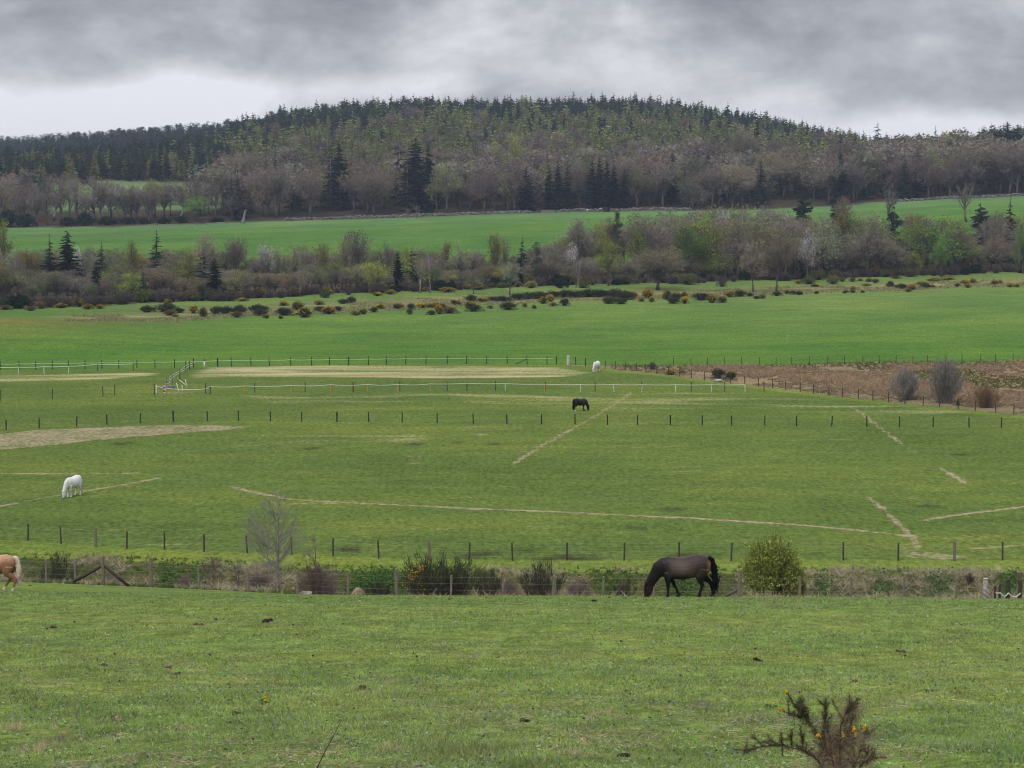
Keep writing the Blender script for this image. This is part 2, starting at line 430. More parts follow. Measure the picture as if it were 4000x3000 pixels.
POLY_PALE = [[(1750, 1535), (2600, 1528), (3100, 1552), (3700, 1600), (3900, 1622), (3300, 1612), (2500, 1605), (1800, 1580)],
             [(900, 1540), (1700, 1525), (1750, 1560), (1100, 1585)], [(900, 1700), (1700, 1690), (1700, 1730), (900, 1745)]]
PATHS = [  # (picture polyline, half width in metres, strength)
    ([(-100, 1998), (0, 1978), (190, 1941), (443, 1900), (620, 1868)], .24, .75),
    ([(-100, 1849), (0, 1849), (250, 1850), (544, 1848)], .30, .68),
    ([(899, 1900), (988, 1923), (1140, 1951), (1400, 1965), (1683, 1978)], .26, .8),
    ([(1683, 1978), (1794, 1984), (2186, 2000), (2700, 2024)], .28, .78),
    ([(2700, 2024), (3106, 2049), (3486, 2086), (3562, 2096)], .28, .8),
    ([(3391, 1941), (3455, 1992), (3512, 2049), (3562, 2096), (3590, 2140)], .2, .75),
    ([(3606, 2033), (3739, 2011), (4000, 1979), (4200, 1950)], .28, .72),
    ([(3803, 2143), (4000, 2130), (4200, 2120)], .26, .68),
    ([(2003, 1815), (2136, 1729), (2218, 1685), (2306, 1637), (2408, 1574), (2471, 1530)], .19, .86),
    ([(2484, 1517), (2427, 1485), (2338, 1457)], .18, .6),
    ([(3322, 1587), (3379, 1625), (3442, 1675), (3524, 1735)], .19, .9), ([(3524, 1735), (3575, 1770), (3670, 1827)], .15, .66), ([(3670, 1827), (3727, 1859), (3777, 1890)], .24, .75),
    ([(-50, 2060), (253, 2068), (823, 2068)], .22, .6), ([(1477, 2068), (1800, 2064), (2110, 2055)], .22, .6),
    ([(2613, 1846), (2904, 1824), (3170, 1811)], .22, .58), ([(1547, 1786), (1850, 1775), (2110, 1761)], .22, .56), ([(2363, 1754), (2700, 1739), (3250, 1715)], .22, .54),
]
SPOTS = [(3640, 2172, 2.6, .7, .6), (3560, 2150, 1.3, .7, .55), (1495, 1676, 1.0, .5, .6), (1600, 1704, 1.6, .5, .5), (1880, 1697, 1.0, .5, .6), (1985, 1892, .8, .4, .55), (2170, 1906, .7, .4, .5), (2200, 1976, 1.0, .4, .55), (1855, 1994, .9, .3, .5),
         (2130, 2030, .8, .3, .45), (420, 1880, 2.2, .9, .35), (580, 1910, 1.4, .6, .4), (3560, 1945, 1.0, .5, .5), (3180, 1925, 1.0, .4, .5), (3740, 1957, 1.2, .5, .5), (690, 1535, 2.6, .8, .6), (300, 1655, 9, 1.2, .42), (1620, 1808, 1.2, .5, .5),
         (1385, 1920, .7, .5, .4), (2060, 1891, .8, .4, .5), (1030, 2072, .8, .4, .5), (2960, 1905, .8, .4, .45), (3930, 1800, 1.0, .5, .45), (430, 2012, 1.1, .4, .45), (840, 1855, 1.2, .5, .35), (3300, 1717, 1.6, .4, .5)]

def lump(x, y, s, seed=0):
    return (np.sin(x * s + seed) * np.sin(y * s * .8 + seed * 1.7) + .6 * np.sin(x * s * 2.3 + y * s * 1.1 + seed) + .4 * np.sin(x * s * 4.1 - y * s * 3.3)) / 2

def inside(poly, px, py):
    r = np.zeros(px.shape, bool); n = len(poly)
    for i in range(n):
        x0, y0 = poly[i]; x1, y1 = poly[(i + 1) % n]
        c = (y0 > py) != (y1 > py)
        with np.errstate(divide='ignore', invalid='ignore'):
            r ^= c & (px < (x1 - x0) * (py - y0) / (y1 - y0 + 1e-12) + x0)
    return r
def seg_dist(x, y, pts):
    best = np.full(x.shape, 1e9)
    for a, b in zip(pts[:-1], pts[1:]):
        ax, ay, bx, by = a.x, a.y, b.x, b.y
        t = np.clip(((x - ax) * (bx - ax) + (y - ay) * (by - ay)) / ((bx - ax)**2 + (by - ay)**2 + 1e-9), 0, 1)
        best = np.minimum(best, np.hypot(x - ax - t * (bx - ax), y - ay - t * (by - ay)))
    return best
def srgb(r, g, b):
    c = np.array([r, g, b]) / 255.
    return np.where(c < .04045, c / 12.92, ((c + .055) / 1.055) ** 2.4)

C_PASTURE = np.array([.125, .180, .050])
C_DITCH = np.array([.075, .080, .034])
C_STRIP = np.array([.145, .195, .042])
C_PADDOCK = np.array([.102, .150, .038])
C_CROP = np.array([.080, .165, .032])
C_BANK = np.array([.17, .175, .075])
C_WOOD = np.array([.068, .058, .040])
C_UPPER = np.array([.082, .172, .040])
C_BRACK = np.array([.21, .17, .10])

def build_ground():
    ys = np.concatenate([np.arange(-40, 8, 4), np.arange(8, 64, .3), np.arange(64, 72, .15), np.arange(72, 120, .3), np.arange(120, 290, .4), np.arange(290, 560, 1.2), np.arange(560, 900, 5), np.arange(900, 2000, 12), np.geomspace(2000, 6000, 25)])
    NS = 420
    s = np.linspace(-1, 1, NS)
    Wd = .36 * np.maximum(ys, 0) + 22
    X = Wd[:, None] * s[None, :]; Y = np.repeat(ys[:, None], NS, 1)
    Z = height(X, Y)
    u = X / np.maximum(Y, 8)
    dz = (Z - CAM_Z) / np.maximum(Y, 1)
    # picture position of every ground vertex, only used to look up the outlines of worn and straw patches
    yy = np.maximum(Y, 1)
    dep = yy * cp - (Z - CAM_Z) * sp
    PX = 2000 + FPX * X / dep; PY = 1500 - FPX * (yy * sp + (Z - CAM_Z) * cp) / dep
    zone = np.zeros(X.shape, int)
    for k, b in enumerate((L_A(u), L_BANK(u), L_B(u), L_E(u), L_TOP(u), L_BELT(u), L_UP0(u), L_UP1(u))):
        zone[Y > b] = k + 1
    # 0 pasture 1 ditch 2 strip 3 paddock 4 crop 5 gorse bank 6 belt 7 upper field 8 hill
    brk = (zone == 3) & (Y > L_F(u) + .6) & (u > .03)
    zone[brk] = 9
    cols = np.array([C_PASTURE, C_DITCH, C_STRIP, C_PADDOCK, C_CROP, C_BANK, C_WOOD, C_UPPER, C_WOOD * .8, C_BRACK])
    C = cols[zone]
    wear = np.zeros(X.shape); dry = np.zeros(X.shape)
    def blend(mask, col, k=1.0):
        nonlocal C
        C = C * (1 - mask[..., None] * k) + np.asarray(col) * mask[..., None] * k
    # bright strip of longer grass along the bracken fence
    f = np.clip(1 - np.abs(Y - L_F(u) + 1.6) / 2.4, 0, 1) * (u > .045) * (zone == 3)
    blend(np.clip(f * 1.6, 0, 1), C_STRIP)
    # darker band at the near edge of the crop field; lighter far edge on the right
    t = np.clip((Y - L_E(u)) / np.maximum(L_TOP(u) - L_E(u), 1), 0, 1) * (zone == 4)
    blend(np.clip(t * 1.15 - .1, 0, 1) * (zone == 4) * np.clip((u + .3) * 2.2, 0, 1), np.array([.125, .195, .056]))
    # olive slope of the mound, and the terrace behind it
    mound = np.exp(-(((X + 88) / 17) ** 2 + ((Y - 358) / 30) ** 2)) + .9 * np.exp(-(((X + 104) / 14) ** 2 + ((Y - 330) / 26) ** 2))
    blend(np.clip(mound * 1.4, 0, 1) * (zone == 4), np.array([.135, .155, .045]))
    terr = (zone == 5) * np.clip((Y - L_TOP(u)) / np.maximum(L_BELT(u) - L_TOP(u), 1) * 3 - 1.1, 0, 1)
    blend(np.clip(terr, 0, 1), np.array([.10, .175, .045]), .85)
    left = (zone == 5) * np.clip((-.20 - u) * 25, 0, 1)
    blend(left, np.array([.085, .16, .038]), .9)
    dry += .34 * (zone == 5) * (1 - np.clip(terr, 0, 1)) * (1 - left)
    # small pale field up on the left between the woods
    sm = (zone == 8) * (u < -.145) * (u > -.232) * (Y > 850) * (Y < 972)
    blend(sm.astype(float), np.array([.165, .185, .085]))
    zone[(sm > 0)] = 7
    ug = np.clip((Y - 700) / 90, 0, 1) * (zone == 7)
    blend(ug, np.array([.115, .205, .085]), .7)
    # worn ground
    wear[inside(POLY_DIRT, PX, PY) & (zone == 3)] = .70
    for pl in POLY_STRAW: dry[inside(pl, PX, PY) & (zone == 3)] = .56
    for pl in POLY_PALE: dry[inside(pl, PX, PY) & (zone == 3)] = .27
    dry += .10 * (zone == 3) + .04 * (zone == 0)
    for pts, hw, k in PATHS:
        h = [hit(px, py, 100) for px, py in pts]
        d = seg_dist(X, Y, h)
        m = np.clip(1.7 - d / (hw * 1.25), 0, 1)
        wear = np.maximum(wear, min(1, k * 1.18) * m * ((zone == 3) | (zone == 2)))
    for px, py, rx, ry, k in SPOTS:
        h = hit(px, py, 100)
        d = np.hypot((X - h.x) / rx, (Y - h.y) / (ry * 2.2))
        wear = np.maximum(wear, k * np.clip(1.6 - d, 0, 1) * (zone == 3))
    for px, py, rx, ry in ((1360, 2145, 1.0, .35), (1900, 2160, .9, .35), (2240, 2178, 1.6, .4), (1830, 2172, .8, .3), (2050, 2152, .8, .3), (2130, 2190, .7, .3), (1930, 1735, .7, .3), (1625, 1734, .8, .35), (1790, 1728, .6, .3), (2480, 2063, .7, .3), (2630, 1990, .9, .3), (3630, 1978, .8, .3), (3750, 1776, .8, .3), (480, 1732, 1.0, .4), (1220, 1752, .8, .35), (2700, 2172, 1.6, .35)):
        h = hit(px, py, 100); d = np.hypot((X - h.x) / rx, (Y - h.y) / (ry * 3)); k = np.clip(1.5 - d, 0, 1) * (.5 + .5 * (lump(X, Y, 2.6, 3) > 0)) * (zone == 3)
        blend(np.clip(k, 0, 1), np.array([.045, .050, .026]))
    # trodden line along the near fence on the left
    d = np.abs(Y - (L_A(u) - 2.0))
    wear = np.maximum(wear, .62 * np.clip(1.3 - d / .5, 0, 1) * (u < -.06) * (zone == 0))
    # smooth over cells so the shader's noise makes the edge
    def sm3(a):
        p = np.pad(a, 1, mode='edge')
        return (p[:-2, 1:-1] + p[2:, 1:-1] + p[1:-1, :-2] + p[1:-1, 2:] + 2 * a) / 6
    wear = sm3(wear)
    for _ in range(7): dry = sm3(dry)
    for i in range(3): C[..., i] = sm3(C[..., i])
    NR = len(ys)
    V = np.stack([X, Y, Z], -1).reshape(-1, 3); C = C.reshape(-1, 3); wear = wear.ravel(); dry = dry.ravel()
    i, j = np.meshgrid(np.arange(NR - 1), np.arange(NS - 1), indexing='ij')
    a = (i * NS + j).ravel(); b = a + 1; c = a + NS + 1; d = a + NS
    fz = zone[:-1, :-1].ravel()
    sets = {'pasture': (0,), 'ditch_ground': (1,), 'paddock': (2, 3), 'bracken_ground': (9,), 'crop_field': (4,), 'riverside_ground': (5, 6), 'upper_field': (7,), 'hill': (8,)}
    for name, ids in sets.items():
        k = np.isin(fz, ids)
        T = np.concatenate([np.stack([a[k], b[k], c[k]], 1), np.stack([a[k], c[k], d[k]], 1)])
        used = np.unique(T); re = np.full(len(V), -1); re[used] = np.arange(len(used))
        me = to_mesh(name, V[used], re[T], C[used], M_GROUND, True, {'wear': wear[used], 'dry': dry[used]})
        tag(link(name, me), kind='structure')

build_ground()


# ------------------------------------------------------------------ plants: unit-height prototypes
def bare_tree(seed, w=.75, base=.22, tips=110, twigs=20, tlen=.085, tw=.0042, col=(.10, .078, .072), bark=(.12, .105, .09), limbs=6, trunk=.022, leaf=0, leafcol=None, leafsize=.02, top=.55, limb_tubes=True, vase=0.0, fine=3, fill=0, fillsize=.04):
    """(trunk with limbs, crown) for a tree of height 1 with crown width w"""
    R = np.random.default_rng(seed); global rng; keep = rng; rng = R
    tr, cr = MB(), MB(); col = np.array(col); bark = np.array(bark)
    lean = R.normal(size=2) * .02
    ht = top + .2
    zs = np.linspace(0, ht, 6)
    stem = np.stack([lean[0] * zs * 3 + R.normal(size=6) * .006, lean[1] * zs * 3 + R.normal(size=6) * .006, zs], 1); stem[0, :2] = 0
    tr.tube(stem, np.interp(zs, [0, .05, ht], [trunk * 1.5, trunk, trunk * .3]), bark, 6)
    czz, hz_ = (base + 1) / 2, (1 - base) / 2
    # crown made of several overlapping masses, so that the outline is uneven and sky shows between them
    lobes = []
    for k in range(limbs):
        th = 2 * math.pi * (k + R.uniform(-.3, .3)) / limbs
        rr = R.uniform(.35, .62) * w / 2; zz = czz + hz_ * R.uniform(-.45, .55)
        lobes.append((np.array([rr * math.cos(th), rr * math.sin(th), zz]), R.uniform(.26, .38) * w * .9, R.uniform(.34, .5) * hz_ * 1.15))
    lobes.append((np.array([R.normal() * .05 * w, R.normal() * .05 * w, 1 - hz_ * .55]), w * .34, hz_ * .55))
    lims = []
    for c, a, b in lobes:
        z0 = R.uniform(base * .7, top) * .9
        p0 = np.array([np.interp(z0, zs, stem[:, 0]), np.interp(z0, zs, stem[:, 1]), z0])
        mid = p0 * .5 + c * .5 + np.array([0, 0, -.04]) + R.normal(size=3) * .02
        path = np.array([p0, (p0 * .6 + mid * .4), mid, mid * .4 + c * .6 + R.normal(size=3) * .015, c])
        lims.append(path)
        if limb_tubes: tr.tube(path, np.linspace(trunk * .55, trunk * .12, 5), bark, 4, False)
    B, T2, CC = [], [], []
    per = max(1, tips // len(lobes))
    for (c, a, b), path in zip(lobes, lims):
        shade = R.uniform(.82, 1.18)
        if fill:                                        # knots of finest twigs inside the mass, inner shade put into their colour
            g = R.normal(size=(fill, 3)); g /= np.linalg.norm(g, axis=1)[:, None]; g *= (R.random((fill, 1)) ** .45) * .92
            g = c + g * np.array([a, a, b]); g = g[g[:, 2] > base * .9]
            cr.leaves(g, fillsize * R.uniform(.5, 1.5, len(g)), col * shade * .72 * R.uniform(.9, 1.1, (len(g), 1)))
        for _ in range(per):
            d = R.normal(size=3); d /= np.linalg.norm(d); r = R.uniform(.25, 1) ** .5
            tip = c + d * r * np.array([a, a, b])
            if tip[2] < base * .8: tip[2] = base * .8 + R.uniform(0, .05)
            if tip[2] > 1: tip[2] = 1 - R.uniform(0, .03)
            k = R.integers(1, 5); p0 = path[k] * .7 + path[k - 1] * .3
            m = p0 * .5 + tip * .5 + np.array([0, 0, .02 + vase]) * R.uniform(.2, 1)
            if limb_tubes: tr.tube(np.array([p0, m, tip]), [trunk * .22, trunk * .13, trunk * .05], bark * .95, fine, False)
            n = twigs
            bpos = tip + (m - tip) * R.uniform(0, .8, n)[:, None]
            out = (tip - (c * .75 + np.array([0, 0, base * .25]))); out /= np.linalg.norm(out) + 1e-9
            dr = out * .55 + np.array([0, 0, .35]) + R.normal(size=(n, 3)) * .62
            dr /= np.linalg.norm(dr, axis=1)[:, None]
            B.append(bpos); T2.append(bpos + dr * tlen * R.uniform(.5, 1.25, n)[:, None]); CC.append(np.tile(col * shade * R.uniform(.92, 1.08), (n, 1)))
            if leaf:
                lc = np.array(leafcol) * shade * R.uniform(.75, 1.25)
                q = tip + R.normal(size=(leaf, 3)) * tlen * .5
                cr.leaves(q, leafsize * R.uniform(.6, 1.4, leaf), np.tile(lc, (leaf, 1)) * R.uniform(.8, 1.2, (leaf, 1)))
    B, T2 = np.concatenate(B), np.concatenate(T2)
    cr.slivers(B, T2, tw * R.uniform(.6, 1.4, len(B)), np.concatenate(CC))
    rng = keep
    return tr, cr

def conifer(seed, w=.32, base=.06, levels=26, per=7, col=(.036, .060, .036), bark=(.05, .038, .03), droop=.35, airy=0.0, trunk=.012, power=.8, sub=3, ragged=.25, flat=0.0, bw=.42):
    R = np.random.default_rng(seed); global rng; keep = rng; rng = R
    tr, cr = MB(), MB(); col = np.array(col)
    tr.tube([[0, 0, 0], [R.normal() * .006, R.normal() * .006, .5], [0, 0, .985]], [trunk * 1.3, trunk * .8, trunk * .1], bark, 5)
    B, T2, W, CC = [], [], [], []
    for i in range(levels):
        t = i / (levels - 1); z = base + (1 - base) * (t ** .92) * .985; z0_ = z
        L0 = max(.012, w / 2 * (1 - t) ** power)
        if flat: L0 = w / 2 * min(1, (1 - t) * 3.2 + .1) * min(1, .55 + t)
        n = max(3, int(per * (1 - .5 * t)))
        th0 = R.uniform(0, 6.28)
        for k in range(n):
            if R.random() < airy: continue
            th = th0 + 2 * math.pi * k / n + R.normal() * .15
            L = L0 * R.uniform(1 - ragged, 1 + ragged * .6); z = min(.985, z0_ + R.normal() * .4 / levels)
            d = np.array([math.cos(th), math.sin(th), 0]); sd = np.array([-d[1], d[0], 0])
            up = R.uniform(-droop, droop * .25 if not flat else .2)
            tip = np.array([0, 0, z]) + d * L + np.array([0, 0, up * L])
            c = col * R.uniform(.7, 1.35)
            r0 = np.array([0, 0, z + .004])
            B.append(r0 + d * L * .05); T2.append(tip); W.append(L * bw); CC.append(c)
            for q in range(sub):
                f = R.uniform(.25, .9); p0 = r0 + (tip - r0) * f; sgn = 1 if q % 2 else -1
                B.append(p0); T2.append(p0 + (d * .45 + sd * sgn * .65 + np.array([0, 0, R.uniform(-.6, .15)])) * L * (.52 - .25 * f)); W.append(L * bw * .5); CC.append(c * R.uniform(.8, 1.3))
    cr.slivers(np.array(B), np.array(T2), np.array(W), np.array(CC))
    # leader
    cr.slivers([[0, 0, .95]] * 2, [[0, 0, 1.0]] * 2, .012, col)
    rng = keep
    return tr, cr

def pine(seed, w=.36, base=.48, col=(.055, .078, .045), bark=(.10, .062, .045), clumps=26, tuft=34):
    R = np.random.default_rng(seed); global rng; keep = rng; rng = R
    tr, cr = MB(), MB()
    stem = np.array([[0, 0, 0], [R.normal() * .008, R.normal() * .008, .35], [R.normal() * .015, R.normal() * .015, .7], [R.normal() * .01, R.normal() * .01, .97]])
    tr.tube(stem, [.013, .010, .007, .002], bark, 5)
    for k in range(clumps):
        z = base + (1 - base) * R.random() ** .8 * .97
        t = (z - base) / (1 - base); r = w / 2 * min(1, 1.5 * (1 - t) + .18) * R.uniform(.25, 1)
        th = R.uniform(0, 6.28); c = np.array([r * math.cos(th), r * math.sin(th), z])
        tr.tube([[0, 0, z - .05], c], [.003, .001], np.array(bark) * .8, 3, False)
        cc = np.array(col) * R.uniform(.7, 1.4)
        p = c + R.normal(size=(tuft, 3)) * np.array([.036, .036, .016])
        d = R.normal(size=(tuft, 3)) + np.array([0, 0, .4]); d /= np.linalg.norm(d, axis=1)[:, None]
        cr.slivers(p, p + d * .045, .014, np.tile(cc, (tuft, 1)) * R.uniform(.8, 1.2, (tuft, 1)))
    rng = keep
    return tr, cr

def bush(seed, stems=220, col=(.030, .048, .022), dark=(.03, .026, .02), flower=0.0, fcol=(.62, .36, .02), spread=1.0, hgt=1.0, w=.05, upright=.5, hollow=.3, leaf=0, leafsize=.06, leafcol=None):
    """a dome of upright shoots, unit height and unit width; flowers sit on the outer shoots"""
    R = np.random.default_rng(seed); global rng; keep = rng; rng = R
    body, fl = MB(), MB()
    th = R.uniform(0, 6.28, stems); r = R.uniform(0, 1, stems) ** .55 * .5 * spread
    lump = 1 + .28 * np.sin(th * 3 + R.uniform(0, 6)) + .2 * np.sin(th * 5 + R.uniform(0, 6))
    r = r * np.clip(lump, .6, 1.25)
    topz = hgt * np.sqrt(np.clip(1 - (r / .62) ** 2, .03, 1)) * R.uniform(.62, 1.0, stems)
    tip = np.stack([r * np.cos(th), r * np.sin(th), topz], 1)
    base = tip * np.array([hollow, hollow, 0]) + R.normal(size=(stems, 3)) * np.array([.05, .05, 0])
    base[:, 2] = np.abs(base[:, 2]) * 0
    d = R.normal(size=(stems, 3)) * .3 + np.array([0, 0, upright]) + tip * np.array([.9, .9, .2])
    d /= np.linalg.norm(d, axis=1)[:, None]
    body.slivers(base, tip, .012, np.array(dark))
    for q in range(4):
        p = tip - (tip - base) * R.uniform(0, .45, stems)[:, None] + R.normal(size=(stems, 3)) * .03
        p[:, 2] = np.maximum(p[:, 2], .02)
        dd = d + R.normal(size=(stems, 3)) * .35; dd /= np.linalg.norm(dd, axis=1)[:, None]
        body.slivers(p, p + dd * R.uniform(.10, .22, stems)[:, None], w, np.tile(np.array(col), (stems, 1)) * R.uniform(.6, 1.4, (stems, 1)))
        if leaf:
            for _ in range(leaf):
                body.leaves(p + R.normal(size=p.shape) * .05, leafsize * R.uniform(.6, 1.4, stems), np.tile(np.array(leafcol), (stems, 1)) * R.uniform(.6, 1.4, (stems, 1)))
    if flower:
        a0 = R.uniform(0, 6.28)
        k = R.random(stems) < flower * np.clip(1.1 + 1.0 * np.cos(th - a0) + .5 * np.sin(2 * th), .15, 2.0)
        for _ in range(5):
            q = tip[k] + R.normal(size=(k.sum(), 3)) * .045
            fl.leaves(q, .065 * R.uniform(.6, 1.3, k.sum()), np.tile(np.array(fcol), (k.sum(), 1)) * R.uniform(.55, 1.25, (k.sum(), 1)))
    rng = keep
    return body, fl

def broom(seed, plumes=24, shoots=95, col=(.070, .082, .042), dark=(.17, .135, .115), flower=0, w=.014):
    """broom: separate upswept plumes of fine green shoots over bare brown stems"""
    R = np.random.default_rng(seed); global rng; keep = rng; rng = R
    body, fl = MB(), MB()
    for k in range(plumes):
        th = 2 * math.pi * k * .382 * 1.618 + R.normal() * .3; r = .5 * math.sqrt((k + .5) / plumes) * R.uniform(.7, 1.1)
        tip = np.array([r * math.cos(th), r * math.sin(th), R.uniform(.55, 1.0) * (1 - .35 * (r / .5) ** 2)]); base = tip * np.array([.2, .2, 0]) + R.normal(size=3) * np.array([.05, .05, 0])
        mid = base * .45 + tip * .55 + np.array([0, 0, -.06]); sh = R.uniform(.75, 1.3)
        for q in range(5):
            o = R.normal(size=3) * .03; body.slivers([base + o * .6], [tip + o], .012, np.array(dark) * R.uniform(.7, 1.2))
        t = R.uniform(.15, 1.05, shoots)[:, None]; p = base * (1 - t) + tip * t + R.normal(size=(shoots, 3)) * (.06 - .025 * t)
        d = (tip - base) / np.linalg.norm(tip - base) + R.normal(size=(shoots, 3)) * .30 + np.array([0, 0, .25]); d /= np.linalg.norm(d, axis=1)[:, None]
        p[:, 2] = np.maximum(p[:, 2], 0); c = np.array(col) * t.clip(.55, 1) + np.array(dark) * .55 * (1 - t.clip(.3, 1))
        body.slivers(p, p + d * R.uniform(.08, .20, shoots)[:, None], w, c * sh * R.uniform(.7, 1.3, (shoots, 1)))
        if flower and math.cos(th - math.pi) > .2 and tip[1] < .25:
            f = tip + R.normal(size=(18, 3)) * np.array([.05, .05, .07]) - np.array([0, 0, .05])
            fl.leaves(f, .034 * R.uniform(.6, 1.3, 18), np.array([.70, .50, .03]) * R.uniform(.6, 1.2, (18, 1)))
    rng = keep
    return body, fl

TW = {  # crown colours of the deciduous kinds
    'grey': dict(col=(.285, .25, .205)), 'purple': dict(col=(.245, .19, .17)), 'brown': dict(col=(.29, .24, .155)),
}
WIDTH = {'bare_grey': .78, 'bare_purple': .8, 'bare_brown': .8, 'round_bare': 1.0, 'open_bare': .7, 'slender_pale': .42, 'budding': .7, 'willow': .8, 'lime_leaf': .7, 'green_leaf': .8, 'golden_leaf': .65, 'blossom': .75, 'spruce': .44, 'fir': .36, 'old_fir': .34, 'cedar': .62, 'larch': .46, 'pine': .42, 'scots_pine': .46}
PROTO = {}
def norm(parts, w):
    """scale trunk and crown together so that the plant is exactly 1 high and w wide"""
    allv = np.concatenate([v for p in parts for v in p.V])
    r = np.percentile(np.hypot(allv[:, 0], allv[:, 1]), 98.5); zt = np.percentile(allv[:, 2], 99.8)
    k = np.array([w / 2 / r, w / 2 / r, 1 / zt])
    for p in parts: p.V = [v * k for v in p.V]
def proto(kind, fn, n, mats, **kw):
    L = []
    for i in range(n):
        a, b = fn(1000 + 37 * len(PROTO) + i * 7, **kw)
        norm((a, b), WIDTH[kind])
        L.append((a.mesh(kind + '_trunk', mats[0]), b.mesh(kind + '_crown', mats[1]) if b.n else None))
    PROTO[kind] = L
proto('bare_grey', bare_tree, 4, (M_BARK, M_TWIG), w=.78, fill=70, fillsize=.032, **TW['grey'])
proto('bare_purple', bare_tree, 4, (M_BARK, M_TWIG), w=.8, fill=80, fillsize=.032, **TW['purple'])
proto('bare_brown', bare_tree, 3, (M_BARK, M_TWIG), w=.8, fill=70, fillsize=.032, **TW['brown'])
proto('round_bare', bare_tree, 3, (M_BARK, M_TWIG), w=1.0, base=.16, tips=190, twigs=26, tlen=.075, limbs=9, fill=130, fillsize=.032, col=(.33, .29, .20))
proto('open_bare', bare_tree, 3, (M_BARK, M_TWIG), w=.7, base=.3, tips=60, twigs=12, tw=.003, trunk=.024, limbs=7, col=(.21, .185, .165), bark=(.15, .13, .115))
proto('slender_pale', bare_tree, 3, (M_BARK, M_TWIG), w=.42, base=.25, tips=60, twigs=16, tlen=.08, limbs=5, trunk=.013, bark=(.34, .32, .29), col=(.21, .165, .15), top=.7)
proto('budding', bare_tree, 4, (M_BARK, M_LEAF), w=.7, tips=90, twigs=14, leaf=14, leafcol=(.27, .30, .11), leafsize=.026, col=(.25, .22, .145))
proto('willow', bare_tree, 3, (M_BARK, M_LEAF), w=.8, base=.12, tips=90, twigs=14, leaf=18, leafcol=(.27, .31, .175), leafsize=.026, col=(.22, .21, .15))
proto('lime_leaf', bare_tree, 3, (M_BARK, M_LEAF), w=.7, base=.16, tips=100, twigs=8, leaf=26, leafcol=(.27, .33, .07), leafsize=.026, col=(.12, .11, .05))
proto('green_leaf', bare_tree, 3, (M_BARK, M_LEAF), w=.8, base=.12, tips=110, twigs=6, leaf=34, leafcol=(.14, .235, .06), leafsize=.028, col=(.08, .08, .04))
proto('golden_leaf', bare_tree, 2, (M_BARK, M_LEAF), w=.65, base=.15, tips=100, twigs=8, leaf=24, leafcol=(.25, .215, .06), leafsize=.025, col=(.14, .11, .05))
proto('blossom', bare_tree, 2, (M_BARK, M_LEAF), w=.75, base=.25, tips=90, twigs=8, leaf=22, leafcol=(.62, .58, .60), leafsize=.024, col=(.16, .13, .12))
proto('spruce', conifer, 4, (M_BARK, M_NEEDLE), w=.36)
proto('fir', conifer, 3, (M_BARK, M_NEEDLE), w=.30, base=.04, levels=34, per=8, col=(.022, .038, .027), power=.5, ragged=.3, bw=.5)
proto('old_fir', conifer, 3, (M_BARK, M_NEEDLE), w=.34, base=.12, levels=22, per=6, airy=.25, col=(.032, .050, .034), power=.45, ragged=.5, trunk=.015, bark=(.16, .14, .12))
proto('cedar', conifer, 2, (M_BARK, M_NEEDLE), w=.62, base=.1, levels=14, per=7, airy=.2, col=(.030, .048, .032), flat=1.0, droop=.1, ragged=.45, sub=5, trunk=.02)
proto('larch', conifer, 4, (M_BARK, M_NEEDLE), w=.46, base=.06, levels=24, per=7, airy=.08, bw=.6, power=.62, col=(.215, .225, .088), droop=.12, bark=(.11, .085, .065), ragged=.4)
proto('pine', pine, 4, (M_BARK, M_NEEDLE))
proto('scots_pine', pine, 2, (M_BARK, M_NEEDLE), w=.46, base=.22, clumps=34, tuft=40)


def far_arrays(fn, w_=None, **kw):
    a, b = fn(**kw); A = MB()
    norm((a, b), w_ or kw.get('w', .82))
    for q in (a, b):
        if q.n: A.add(*q.arrays())
    return A.arrays()
LOW = {
    'bare_grey': [far_arrays(bare_tree, seed=s, tips=44, twigs=9, tlen=.12, tw=.012, limb_tubes=False, limbs=7, trunk=.016, fill=46, fillsize=.075, **TW['grey']) for s in range(3)],
    'bare_purple': [far_arrays(bare_tree, seed=10 + s, tips=44, twigs=9, tlen=.12, tw=.012, limb_tubes=False, limbs=7, trunk=.016, fill=46, fillsize=.075, **TW['purple']) for s in range(3)],
    'bare_brown': [far_arrays(bare_tree, seed=20 + s, tips=44, twigs=9, tlen=.12, tw=.012, limb_tubes=False, limbs=7, trunk=.016, fill=46, fillsize=.075, **TW['brown']) for s in range(3)],
    'budding': [far_arrays(bare_tree, seed=30 + s, tips=36, twigs=5, leaf=7, leafsize=.045, leafcol=(.24, .245, .09), tlen=.12, tw=.012, limb_tubes=False, limbs=6, trunk=.016, col=(.20, .175, .115)) for s in range(2)],
    'larch': [far_arrays(conifer, seed=40 + s, w=.54, base=.05, levels=14, per=7, airy=.05, bw=.8, power=.62, col=(.215, .225, .088), droop=.12, sub=2, ragged=.4) for s in range(4)],
    'spruce': [far_arrays(conifer, seed=50 + s, w=.48, levels=15, per=7, sub=2, ragged=.35, airy=.03, bw=.75, power=.65) for s in range(4)],
    'pine': [far_arrays(pine, seed=60 + s, w=.42, clumps=20, tuft=13) for s in range(3)],
}

